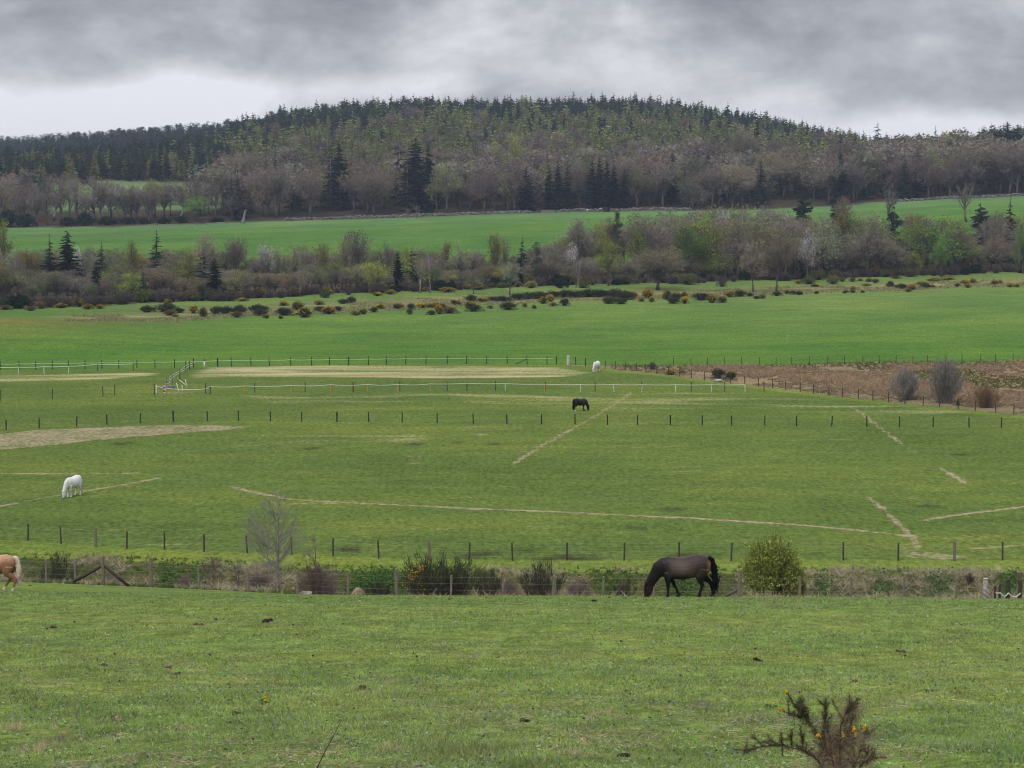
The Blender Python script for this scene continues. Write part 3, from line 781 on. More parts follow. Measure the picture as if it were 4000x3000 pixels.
KIND_NAME = {'bare_grey': 'bare_tree', 'bare_purple': 'bare_tree', 'bare_brown': 'bare_tree', 'round_bare': 'round_tree', 'open_bare': 'branching_tree', 'slender_pale': 'birch_tree', 'budding': 'budding_tree', 'willow': 'willow_tree',
             'lime_leaf': 'leafing_tree', 'green_leaf': 'leafing_tree', 'golden_leaf': 'leafing_tree', 'blossom': 'blossom_tree', 'spruce': 'spruce_tree', 'fir': 'fir_tree', 'old_fir': 'fir_tree', 'cedar': 'cedar_tree', 'larch': 'larch_tree', 'pine': 'pine_tree', 'scots_pine': 'pine_tree'}
_cnt = {}
def tree(kind, x, y, H, W=None, label=None, group=None, cat=None, sink=.15, parts=True):
    k = _cnt.get(kind, 0); _cnt[kind] = k + 1
    tm, cm = PROTO[kind][k % len(PROTO[kind])]
    sx = H if W is None else W / WIDTH[kind]
    name = KIND_NAME[kind]
    root = thing(name, label, cat or 'tree', (x, y, hz(x, y) - sink), random.uniform(0, 6.28), group, (sx, sx, H))
    link('trunk', tm, root); link('crown', cm, root)
    return root
def tree_px(kind, px, top, D, wpx=None, label=None, group=None, cat=None):
    """a tree whose foot stands at depth D in a picture column and whose top reaches a given row"""
    u, v = ratio(px, top); x, y = float(u * D), float(D)
    H = float(CAM_Z + v * D) - hz(x, y) + .15
    return tree(kind, x, y, max(H, 1.2), None if wpx is None else wpx * D / FPX, label, group, cat)


# ------------------------------------------------------------------ the hill wood
def edge_env(pts):
    xs, ys = zip(*pts)
    return lambda p: np.interp(p, xs, ys)

STAND = [
    ('fir', 1323, 558, 842, 120, 'broad dark fir rising over bare trees, above the dead stump field'),
    ('old_fir', 1290, 580, 838, 70, 'thin ragged fir on the left side of the broad dark fir'),
    ('fir', 1623, 540, 826, 135, 'tallest dark fir of the big clump above the two pale bare trees'),
    ('old_fir', 1560, 548, 850, 90, 'ragged fir on the left edge of the big dark clump'),
    ('fir', 1672, 565, 830, 80, 'narrow dark fir on the right edge of the big dark clump'),
    ('old_fir', 1590, 600, 822, 80, 'lower open fir in front of the big dark clump'),
    ('spruce', 1933, 602, 880, 55, 'lone dark spruce in front of the pale yellowish round tree'),
    ('fir', 2055, 655, 812, 78, 'short broad dark fir left of the paired firs at the wood edge'),
    ('fir', 2180, 632, 812, 58, 'taller one of the paired dark firs at the wood edge'),
    ('fir', 2146, 645, 818, 50, 'smaller one of the paired dark firs at the wood edge'),
    ('fir', 2313, 624, 812, 66, 'leftmost dark fir of the close row of five above the small hut'),
    ('fir', 2342, 614, 818, 60, 'tallest dark fir in the close row of five above the small hut'),
    ('fir', 2372, 628, 814, 56, 'middle dark fir in the close row of five above the small hut'),
    ('fir', 2398, 638, 816, 56, 'fourth dark fir in the close row of five above the small hut'),
    ('fir', 2440, 662, 812, 58, 'shortest dark fir, at the right end of the row of five'),
    ('old_fir', 2570, 556, 900, 62, 'ragged dark fir high in the wood above the willow at the field edge'),
    ('fir', 2625, 596, 832, 60, 'dark fir with bare lower trunk beside the willow at the field edge'),
    ('spruce', 2725, 585, 890, 60, 'dark spruce among purplish bare trees right of the willow'),
    ('spruce', 2768, 570, 900, 55, 'dark spruce with a sharp tip, upper of a pair in purplish trees'),
    ('fir', 3282, 594, 812, 84, 'big symmetrical dark fir with pale trunk showing at the wood edge'),
    ('spruce', 3200, 618, 850, 52, 'dark spruce half hidden left of the big symmetrical fir'),
    ('spruce', 2962, 660, 808, 34, 'small narrow dark spruce in front of round bare crowns'),
    ('spruce', 3455, 646, 828, 36, 'small dark spruce above the right-hand bare oak'),
    ('fir', 2890, 532, 960, 62, 'dark fir standing above round purplish crowns on the right slope'),
    ('fir', 2958, 470, 1010, 50, 'dark fir breaking the larches on the right slope'),
    ('spruce', 3285, 500, 1010, 60, 'dark bushy spruce below the skyline on the right slope'),
    ('spruce', 3340, 520, 1000, 44, 'dark columnar spruce below the skyline on the right slope'),
    ('old_fir', 3430, 478, 1120, 60, 'tall ragged spruce on the right skyline'),
    ('spruce', 3655, 492, 1080, 56, 'dark pointed spruce on the skyline at the low saddle'),
    ('fir', 3935, 476, 1040, 120, 'tallest dark fir of the skyline clump at the right edge'),
    ('fir', 3975, 488, 1035, 120, 'broad dark fir of the skyline clump at the right edge'),
    ('fir', 3896, 508, 1030, 100, 'lower dark fir on the left of the skyline clump at the right edge'),
    ('fir', 4015, 494, 1020, 120, 'dark fir cut by the right edge of the picture on the skyline'),
    ('old_fir', 3830, 560, 1010, 80, 'dark ragged fir below the skyline clump at the right'),
    ('spruce', 1040, 590, 880, 40, 'dark spruce on the left of a small knot in bare trees'),
    ('spruce', 1075, 580, 890, 36, 'thin dark spruce in the middle of a small knot in bare trees'),
    ('spruce', 1110, 600, 885, 40, 'dark spruce on the right of a small knot in bare trees'),
    ('spruce', 930, 690, 806, 60, 'mid green spruce at the left end of the bare wood edge'),
    ('budding', 1945, 556, 900, 110, 'big pale yellowish round tree above the lone dark spruce'),
    ('round_bare', 1462, 668, 812, 150, 'round olive brown tree with a dense dome at the wood edge'),
    ('round_bare', 955, 588, 890, 150, 'round brownish tree crown at the left shoulder of the wood'),
    ('willow', 2705, 682, 806, 120, 'round grey green willow at the wood edge over the field'),
    ('round_bare', 2860, 628, 812, 190, 'broad grey round bare tree right of the grey green willow'),
    ('round_bare', 3060, 600, 850, 190, 'broad purplish round bare tree behind the field corner'),
    ('round_bare', 2905, 500, 960, 150, 'purplish round crown high on the right slope'),
    ('lime_leaf', 595, 700, 806, 90, 'yellow green leafing tree in the row of bare trees on the left'),
    ('green_leaf', 770, 762, 800, 110, 'deep green leafy tree in the row below the conifer plantation'),
    ('lime_leaf', 2010, 520, 960, 60, 'small lime green tree among larches above the pale round tree')]

def woodland():
    R = np.random.default_rng(5); random.seed(3)
    patch = lambda px, D: math.sin(px * .0095 + 1.2) * math.sin(D * .019 + px * .002) + .5 * math.sin(px * .023 + D * .011)
    cand = []                                     # (depth, kind, x, y, height)
    def scatter(D0, D1, step, fn):
        D = D0
        while D < D1:
            half = .34 * D; n = int(2 * half / step)
            xs = -half + (np.arange(n) + R.uniform(-.42, .42, n)) * 2 * half / n
            for x in xs:
                y = D + R.uniform(-.45, .45) * step
                px = 2000 + FPX * x / y
                if any(abs(px - q[1]) < q[4] * .42 and q[3] - 42 < y < q[3] + 5 for q in STAND): continue
                r = fn(px, y, R)
                if r: cand.append((y, r[0], float(x), float(y), r[1]))
            D += step * .9
    def pick(px, D, R):
        u = (px - 2000) / FPX
        d0 = float(L_UP1(u))
        if px < 870 + 60 * math.sin(D * .02):
            # left: conifer plantation behind a small field; a row of bare trees in front of it
            if D < 835 or D < d0 + 3: return None
            if 895 - 40 * (px < 250) > D > 838 and px > 150: return None
            if px < 150 and D < 900 and px > -150: return ('bare_grey', R.uniform(11, 16)) if R.random() < .35 else None
            if D < 985 and px > 200:
                lim = 965 if px > 350 else 930
                if D < lim: return None
            if D > 1560:
                return (('pine', R.uniform(15, 20)) if R.random() < .45 else ('spruce', R.uniform(13, 19))) if px < 1250 else None
            if D > 1110 + 60 * (px > 500): return None
            t = R.random()
            if t < .60: return ('spruce', R.uniform(11, 17))
            if t < .78 - .3 * (patch(px, D) > .3): return ('pine', R.uniform(12, 16))
            return ('larch', R.uniform(11, 15))
        if D < d0 + 4: return None
        # rows of the main hill
        if px > 3000: crest = np.interp(px, [3000, 3500, 4000, 4300], [1330, 1230, 1190, 1190])
        else: crest = np.interp(px, [870, 1100, 1500, 2500, 3000], [1320, 1360, 1420, 1400, 1340])
        if D > 1560 and px < 1250: return ('pine', R.uniform(14, 19)) if R.random() < .4 else ('spruce', R.uniform(12, 18))
        if D > crest + 40: return None
        t = (D - d0) / (crest - d0) - .06 * np.interp(px, [2500, 3000, 4000], [0, 2.4, 3.0])
        t += R.normal() * .05 + .05 * math.sin(px * .004 + 2) + .085 * patch(px, D)
        if px > 3600: t += .05
        q = R.random()
        if t < .17:
            k = 'bare_purple' if q < .36 else 'bare_grey' if q < .60 else 'bare_brown' if q < .78 else 'budding' if q < (.93 if px < 2500 else .87) else 'spruce'
            return (k, R.uniform(15, 22) * (1.0 if t < .1 else .9))
        if t < .27:
            k = 'bare_purple' if q < .34 else 'larch' if q < .72 else 'budding' if q < .84 else 'bare_brown' if q < .97 else 'spruce'
            return (k, R.uniform(12, 17))
        if t < .72:
            k = 'larch' if q < .88 else 'bare_purple' if q < .92 else 'spruce'
            if px > 3450: k = 'larch' if q < .5 else 'bare_brown' if q < .72 else 'spruce'
            return (k, R.uniform(12, 16) * R.choice([.8, 1, 1, 1.15]))
        if px < 1700: k = 'pine' if q < .1 else 'larch' if q < .25 else 'spruce'
        elif px < 2350: k = 'spruce' if q < .82 else 'larch'
        else: k = 'spruce' if q < .84 else 'larch'
        return (k, R.uniform(11, 16) * (1.2 if R.random() < .12 else 1) * (1.1 if 1060 < px < 1700 else 1.28 if px > 3820 else 1))
    scatter(812, 940, 9.6, pick); scatter(940, 1420, 7.2, pick); scatter(1600, 1760, 7.5, pick)
    scatter(445, 590, 7.5, lambda px, D, R: (('bare_grey', 'bare_brown', 'budding', 'bare_purple')[R.integers(4)], R.uniform(6, 10)) if (px < -190 or px > 4190) and D > float(L_BELT((px - 2000) / FPX)) + 3 else None)
    cand.sort(key=lambda c: c[0])
    lim = {'bare_grey': 12, 'bare_purple': 18, 'bare_brown': 10, 'budding': 40, 'larch': 250, 'spruce': 190, 'pine': 220}
    text = {'bare_grey': ('bare grey tree standing in the wood on the hillside', 'bare grey trees of the hill wood'),
            'bare_purple': ('bare tree with purplish twigs standing in the wood on the hillside', 'purplish bare trees of the hill wood'),
            'bare_brown': ('bare tree with olive brown twigs standing in the wood on the hillside', 'olive brown trees of the hill wood'),
            'budding': ('tree with pale yellowish buds standing in the wood on the hillside', 'budding trees of the hill wood'),
            'larch': ('pale green pointed larch in the upper half of the hill wood', 'larches of the hill wood'),
            'spruce': ('dark green spruce in the hill wood among many like it', 'spruces of the hill wood'),
            'pine': ('tall thin pine with a high crown in the hill wood', 'pines of the hill wood')}
    used = {}; rest = []
    for D, kind, x, y, H in cand:
        if used.get(kind, 0) < lim[kind] and abs(x / y) < .27:
            used[kind] = used.get(kind, 0) + 1
            tree(kind, x, y, H, None, text[kind][0], text[kind][1])
        else: rest.append((kind, x, y, H))
    Vs, Ts, Cs, n = [], [], [], 0
    for kind, x, y, H in rest:
        V, T, C = LOW[kind][R.integers(len(LOW[kind]))]
        a = R.uniform(0, 6.28); ca, sa = math.cos(a), math.sin(a); w = H * R.uniform(.85, 1.2)
        P_ = np.stack([(V[:, 0] * ca - V[:, 1] * sa) * w + x, (V[:, 0] * sa + V[:, 1] * ca) * w + y, V[:, 2] * H + hz(x, y) - .2], 1)
        tint = R.uniform(.7, 1.25) * np.array([R.uniform(.9, 1.1), 1, R.uniform(.9, 1.1)])
        Vs.append(P_); Ts.append(T + n); Cs.append(C * tint); n += len(V)
    o = link('woodland', to_mesh('woodland', np.concatenate(Vs), np.concatenate(Ts), np.concatenate(Cs), M_NEEDLE))
    tag(o, 'dense mixed wood of larch, spruce, pine and bare trees covering the top of the hill', 'wood', kind='stuff')
    print('WOOD individuals', used, 'rest', len(rest))
    # trees that stand out at the foot of the wood: (kind, column, top row, depth, width in pixels, label)
    G = 'notable trees on the hill'
    for kind, px, top, D, wpx, lab in STAND:
        tree_px(kind, px, top, D, wpx * (1.25 if kind in ('fir', 'old_fir', 'spruce') else 1.1), lab, G)
    # row of bare trees along the left of the upper field
    for i, px in enumerate(list(range(-60, 930, 30))):
        k = ['bare_grey', 'open_bare', 'bare_purple', 'bare_grey', 'bare_brown', 'slender_pale'][(i * 5 + i // 4) % 6]
        tree_px(k, px + random.uniform(-14, 14), random.uniform(670, 765) + max(0, (px - 500) * .02), 800 + random.uniform(0, 34), random.uniform(80, 170), 'bare branching tree in the row along the top left of the upper field', 'bare trees in the row by the upper field')
    for px, top, wpx, kk in [(30, 820, 90, 0), (100, 835, 80, 1), (330, 830, 70, 0), (420, 845, 80, 1), (500, 850, 70, 0), (640, 850, 60, 1), (560, 858, 60, 2), (710, 845, 60, 0), (850, 850, 60, 1), (265, 848, 70, 2), (1673, 815, 55, 0)]:
        shrub_px('laurel', px, top, 798 if px < 1000 else 806, wpx, 'low dark evergreen shrub at the foot of the hill wood' if px < 1000 else 'low dark round evergreen shrub right of the two pale bare trees', 'evergreen shrubs at the foot of the wood')


# ------------------------------------------------------------------ shrubs
SHRUB = {}
def shrub_proto(kind, n, fn=None, **kw):
    L = []
    for i in range(n):
        b, f = (fn or bush)(3000 + 53 * len(SHRUB) + i * 11, **kw)
        norm((b, f) if f.n else (b,), 1.0)
        L.append((b.mesh(kind + '_shoots', M_SHRUB), f.mesh(kind + '_flowers', M_LEAF) if f.n else None))
    SHRUB[kind] = L
shrub_proto('gorse', 4, stems=260, col=(.055, .070, .036), dark=(.06, .05, .035), w=.035)
shrub_proto('gorse_few', 3, stems=260, col=(.058, .070, .034), dark=(.06, .05, .035), w=.035, flower=.35, fcol=(.62, .44, .03))
shrub_proto('gorse_many', 3, stems=260, col=(.075, .075, .03), w=.035, flower=1.0, fcol=(.64, .46, .03))
shrub_proto('gorse_brown', 2, stems=220, col=(.12, .09, .055), w=.035, flower=.15, fcol=(.62, .42, .03))
shrub_proto('laurel', 3, stems=160, col=(.018, .042, .02), leaf=3, leafsize=.1, leafcol=(.02, .048, .022))
shrub_proto('green_bush', 2, stems=220, col=(.11, .15, .04), leaf=3, leafsize=.06, leafcol=(.15, .21, .05))
shrub_proto('olive_bush', 2, stems=220, col=(.13, .13, .06), w=.03, leaf=2, leafsize=.05, leafcol=(.18, .19, .07))
shrub_proto('grey_bush', 3, stems=240, col=(.115, .10, .085), dark=(.09, .075, .06), w=.022)
shrub_proto('golden_bush', 1, stems=260, col=(.27, .25, .085), leaf=3, leafsize=.06, leafcol=(.30, .28, .09))
_sc = {}
NAMES = {'gorse': 'gorse_bush', 'gorse_few': 'gorse_bush', 'gorse_many': 'gorse_bush', 'gorse_brown': 'gorse_bush', 'laurel': 'evergreen_shrub', 'green_bush': 'green_bush', 'olive_bush': 'olive_bush', 'grey_bush': 'bare_bush', 'golden_bush': 'golden_bush'}
def shrub(kind, x, y, H, W, label, group=None, cat='bush', sink=.06):
    k = _sc.get(kind, 0); _sc[kind] = k + 1
    b, f = SHRUB[kind][k % len(SHRUB[kind])]
    if f is None:
        o = link(NAMES[kind], b, None, (x, y, hz(x, y) - sink), (0, 0, random.uniform(0, 6.28)), (W, W, H))
        return tag(o, label, cat, group)
    r = thing(NAMES[kind], label, cat, (x, y, hz(x, y) - sink), 0.0 if kind == 'broom_flower' else random.uniform(0, 6.28), group, (W, W, H))
    link('shoots', b, r); link('flowers', f, r)
    return r
def shrub_px(kind, px, top, D, wpx, label, group=None, cat='bush'):
    u, v = ratio(px, top); x, y = float(u * D), float(D)
    return shrub(kind, x, y, max(.4, float(CAM_Z + v * D) - hz(x, y) + .06), wpx * D / FPX, label, group, cat)
def shrub_at(kind, px, base, top, wpx, label, group=None, cat='bush', dmin=100):
    h = hit(px, base, dmin)
    return shrub(kind, h.x, h.y, max(.3, (base - top) * h.y / FPX), wpx * h.y / FPX, label, group, cat)

woodland()


# ------------------------------------------------------------------ the riverside belt
BELT = [
    ('spruce', 193, 915, 500, 90, 'dark spruce standing close left of a broader one at the left end of the belt'),
    ('fir', 262, 903, 495, 120, 'broad dark spruce over bare trees at the left end of the belt'),
    ('spruce', 396, 940, 500, 80, 'dark spruce between the broad dark spruce and the neat dark one'),
    ('spruce', 611, 898, 520, 96, 'neat dark conical spruce against the green upper field'),
    ('fir', 838, 1008, 455, 80, 'tall narrow dark fir standing low in front of bare trees'),
    ('old_fir', 790, 985, 470, 90, 'dark ragged fir just left of the tall narrow one'),
    ('fir', 375, 1015, 470, 50, 'small dark fir low in the left part of the belt'),
    ('round_bare', 797, 912, 540, 130, 'round grey bare tree above the belt against the upper field'),
    ('round_bare', 921, 922, 545, 100, 'smaller grey round bare tree right of the larger round one'),
    ('blossom', 1038, 952, 520, 78, 'white blossoming tree in the left half of the belt'),
    ('blossom', 305, 962, 520, 55, 'small pale blossoming tree beside the broad dark spruce'),
    ('golden_leaf', 516, 938, 520, 66, 'golden leafing tree left of the neat dark spruce'),
    ('lime_leaf', 728, 982, 480, 120, 'yellow green leafing tree in front of the round grey tree'),
    ('golden_leaf', 114, 970, 500, 80, 'olive golden leafing tree near the left edge'),
    ('lime_leaf', 12, 850, 560, 80, 'yellow green tree cut by the left edge, tallest there'),
    ('willow', 1146, 952, 520, 62, 'pale green willow right of the white blossom'),
    ('willow', 1085, 958, 522, 46, 'small pale green willow touching the white blossom tree'),
    ('golden_leaf', 1263, 944, 520, 56, 'golden leafing tree left of the tall bare pair'),
    ('bare_grey', 1388, 888, 545, 130, 'tall bare grey tree rising against the upper field'),
    ('budding', 1345, 915, 535, 80, 'brown budding tree leaning into the tall bare grey tree'),
    ('open_bare', 1512, 932, 545, 72, 'small round bare tree standing alone against the upper field'),
    ('fir', 1553, 982, 480, 64, 'dark fir low in the belt left of pale trunks'),
    ('old_fir', 1612, 963, 482, 76, 'dark open fir just left of the pale birch trunks'),
    ('slender_pale', 1680, 985, 470, 80, 'slender birch with a white trunk in the middle of the belt'),
    ('slender_pale', 1640, 1000, 468, 60, 'slender birch with a white trunk left of another'),
    ('lime_leaf', 1470, 1026, 468, 120, 'green yellow leafing tree low in the middle of the belt'),
    ('lime_leaf', 1590, 960, 550, 60, 'pale lime tree peeping above the belt before the upper field'),
    ('golden_leaf', 1740, 938, 545, 56, 'low golden bush like tree at the top of the belt'),
    ('golden_leaf', 1933, 908, 530, 66, 'tall golden leafing tree in the middle of the belt'),
    ('willow', 1970, 918, 535, 60, 'pale grey willow behind the tall golden leafing tree'),
    ('willow', 1790, 950, 530, 110, 'rounded grey green willow top left of the tall golden tree'),
    ('spruce', 2040, 918, 510, 60, 'dark spruce with spreading top right of the tall golden tree'),
    ('scots_pine', 2094, 943, 500, 60, 'dark rounded pine beside the spreading dark spruce'),
    ('willow', 1990, 1020, 470, 100, 'grey green willow low in front in the middle of the belt'),
    ('willow', 1850, 1046, 468, 80, 'lower grey green willow left of another in front of the belt'),
    ('scots_pine', 2411, 824, 560, 70, 'tall dark pine with a knotty crown standing above the belt'),
    ('lime_leaf', 2378, 932, 500, 110, 'bright lime tree with layered boughs below the tall dark pine'),
    ('lime_leaf', 2350, 865, 560, 80, 'olive lime tree left of the tall dark pine'),
    ('blossom', 2440, 890, 575, 50, 'white blossoming tree half hidden behind the tall dark pine'),
    ('lime_leaf', 2500, 880, 530, 110, 'fresh green tree right of the tall dark pine'),
    ('bare_grey', 2275, 848, 550, 120, 'tall grey bare tree left of the tall dark pine'),
    ('blossom', 2230, 945, 530, 60, 'white blossoming tree low left of the tall grey bare tree'),
    ('round_bare', 2570, 962, 480, 270, 'wide low bare tree with a broad grey brown dome'),
    ('green_leaf', 2705, 880, 520, 150, 'bright green leafy tree, greenest of the whole belt'),
    ('bare_grey', 2600, 835, 580, 120, 'grey bare tree behind the fresh green tree'),
    ('blossom', 2821, 818, 580, 70, 'pale blossoming tree high at the top of the belt'),
    ('round_bare', 2945, 930, 470, 130, 'left one of two round olive brown trees standing before the belt'),
    ('round_bare', 3035, 916, 470, 150, 'right and larger one of two round olive brown trees before the belt'),
    ('blossom', 3156, 888, 510, 74, 'tall white blossoming tree right of the two round olive trees'),
    ('cedar', 3138, 748, 600, 90, 'dark cedar like conifer with layered boughs rising over the upper field'),
    ('golden_leaf', 3310, 818, 560, 120, 'yellow green leafing tree on the right side of the belt'),
    ('bare_brown', 3300, 760, 590, 110, 'pale bare tree rising over the yellow green leafing tree'),
    ('fir', 3262, 740, 640, 40, 'dark small fir top over the belt left of a bare oak'),
    ('cedar', 3496, 785, 560, 66, 'dark bushy conifer rising out of the belt below the bare oak'),
    ('open_bare', 3477, 700, 640, 90, 'bare oak with a dark trunk standing in the upper field'),
    ('open_bare', 3777, 702, 655, 120, 'big bare oak with a thick trunk standing alone in the upper field'),
    ('cedar', 3831, 788, 580, 80, 'dark rounded conifer left of the pointed one at the right end'),
    ('spruce', 3948, 766, 580, 84, 'dark pointed spruce at the right end of the belt'),
    ('green_leaf', 4000, 870, 530, 80, 'green leafy tree cut by the right edge'),
    ('golden_leaf', 3580, 832, 570, 80, 'small golden top in the right part of the belt'),
    ('green_leaf', 3680, 912, 520, 90, 'green tree low in the right part of the belt'),
    ('slender_pale', 2255, 1010, 475, 50, 'slim birch with a pale crooked trunk at the foot of the belt'),
    ('slender_pale', 1170, 1060, 458, 50, 'slim birch with a pale trunk left of the silver bush')]

def belt():
    random.seed(21); R = np.random.default_rng(21)
    G = 'notable trees of the riverside belt'
    for kind, px, top, D, wpx, lab in BELT:
        tree_px(kind, px, top, D, wpx * (1.3 if kind in ('spruce', 'fir', 'old_fir') else 1.05), lab, G)
    env = edge_env([(-300, 940), (0, 930), (100, 960), (300, 965), (700, 975), (1000, 985), (1150, 965), (1300, 962), (1420, 950), (1550, 985), (1700, 970), (2000, 985), (2150, 945), (2250, 880), (2450, 850), (2600, 818), (2800, 798), (3000, 805), (3200, 830), (3400, 822), (3700, 840), (4300, 835)])
    segs = [(760, 'in the riverside belt left of the narrow fir'), (1500, 'in the riverside belt below the long field'), (2250, 'in the riverside belt below the tall pine'), (3100, 'in the riverside belt behind two round trees'), (9000, 'in the riverside belt, right of two round trees')]
    word = {'bare_grey': 'bare grey tree', 'bare_purple': 'bare tree with purplish twigs', 'bare_brown': 'bare brown tree', 'budding': 'budding olive tree', 'willow': 'grey green willow', 'slender_pale': 'slim pale stemmed birch', 'spruce': 'small dark spruce', 'lime_leaf': 'yellow green leafing tree', 'green_leaf': 'fresh green leafing tree', 'golden_leaf': 'golden leafing tree', 'open_bare': 'open bare tree'}
    for row in range(7):
        px = -240 + R.uniform(0, 40)
        while px < 4240:
            u = (px - 2000) / FPX
            d0 = float(L_BELT(u)); d1 = float(L_UP0(u))
            D = d0 + 4 + (min(d1, d0 + 128) - d0 - 8) * (row + R.uniform(-.3, .3)) / 6.6
            D = max(D, d0 + 2)
            # the back rows reach the skyline of the belt, the front rows stay lower
            top = float(env(px)) + R.uniform(-16, 40) + (6 - row) * R.uniform(2, 13)
            for q in BELT:
                if abs(px - q[1]) < q[4] * .55 and D < q[3]: top = max(top, q[2] + .55 * (1175 - .022 * px - q[2]))
            g = hz(u * D, D); H = float(CAM_Z + ratio(px, top)[1] * D) - g
            H = min(H, 18)
            if H > 3.0:
                q = R.random()
                right = px > 2200
                k = 'bare_grey' if q < .28 else 'bare_purple' if q < .34 else 'bare_brown' if q < .48 else 'budding' if q < .72 else 'willow' if q < .86 else 'slender_pale' if q < .90 else 'lime_leaf' if q < .945 else 'green_leaf' if q < .96 + .025 * right else 'golden_leaf' if q < .985 else 'spruce'
                w = next(t for lim, t in segs if px < lim)
                tree(k, u * D, D, H, H * R.uniform(.85, 1.25) if k not in ('slender_pale', 'spruce') else None, f'{word[k]} {w}', f'{word[k]}s {w}')
            px += R.uniform(44, 80) * (.72 if px < 2200 else 1)
    # undergrowth at the foot of the belt
    px = -100
    while px < 4150:
        u = (px - 2000) / FPX; D = float(L_BELT(u)) + R.uniform(-6, 3)
        k = ['grey_bush', 'grey_bush', 'olive_bush', 'grey_bush', 'gorse_brown', 'grey_bush', 'laurel'][R.integers(7)]
        h = R.uniform(1.2, 3.2)
        shrub(k, u * D, D, h, h * R.uniform(1.3, 2.2), {'grey_bush': 'low bare grey brown thicket at the foot of the riverside belt', 'olive_bush': 'low olive thicket at the foot of the riverside belt', 'gorse_brown': 'low brownish gorse thicket at the foot of the riverside belt', 'laurel': 'low dark green thicket at the foot of the riverside belt'}[k], {'grey_bush': 'bare thickets along the belt', 'olive_bush': 'olive thickets along the belt', 'gorse_brown': 'brown thickets along the belt', 'laurel': 'dark thickets along the belt'}[k])
        px += R.uniform(22, 50)
    for kind, px, base, top, wpx, lab in [
        ('green_bush', 563, 1182, 1128, 76, 'bright green round bush at the left foot of the belt'),
        ('green_bush', 1272, 1163, 1126, 50, 'bright green bush on the terrace left of the gorse hedge'),
        ('green_bush', 896, 1168, 1138, 30, 'small green bush at the foot of the tall narrow fir'),
        ('golden_bush', 3657, 1072, 1016, 66, 'yellow round bush like a ball before the right belt'),
        ('green_bush', 3537, 1076, 1042, 50, 'yellowish green bush left of the yellow round bush'),
        ('olive_bush', 1958, 1125, 1100, 50, 'olive bush in front of the grey green willows'),
        ('golden_bush', 2076, 1125, 1096, 56, 'pale yellowish bush in front of the belt middle'),
        ('laurel', 2190, 1126, 1086, 56, 'dark green rounded bush right of the pale yellowish one'),
        ('green_bush', 2275, 1124, 1094, 56, 'mid green bush before the slim crooked birch'),
        ('olive_bush', 2690, 1112, 1064, 90, 'olive bush at the foot of the wide low bare tree'),
        ('olive_bush', 1490, 1145, 1108, 50, 'olive bush on the terrace below the pale trunks'),
        ('green_bush', 1868, 1130, 1098, 70, 'pale green bush spreading at the belt foot left of middle'),
        ('grey_bush', 240, 1200, 1148, 120, 'grey green bushes in a low mound at the left belt foot'),
        ('grey_bush', 380, 1196, 1150, 120, 'wide grey mound of twigs left of the bright green round bush'),
        ('grey_bush', 850, 1176, 1160, 50, 'small pale grey bush among gorse on the left terrace'),
        ('olive_bush', 3255, 1110, 1072, 60, 'feathery green bush on the right terrace'),
        ('olive_bush', 3160, 1110, 1078, 70, 'olive green bush right of the two round olive trees'),
        ('grey_bush', 3420, 1105, 1084, 36, 'small grey bush on the right terrace'),
        ('grey_bush', 2820, 1120, 1085, 50, 'grey bush on the terrace left of the two round olive trees'),
        ('grey_bush', 1361, 1152, 1120, 40, 'silvery bare bush with pale twigs on the terrace')]:
        shrub_at(kind, px, base, top, wpx, lab, 'bushes before the riverside belt', 'bush', 300)


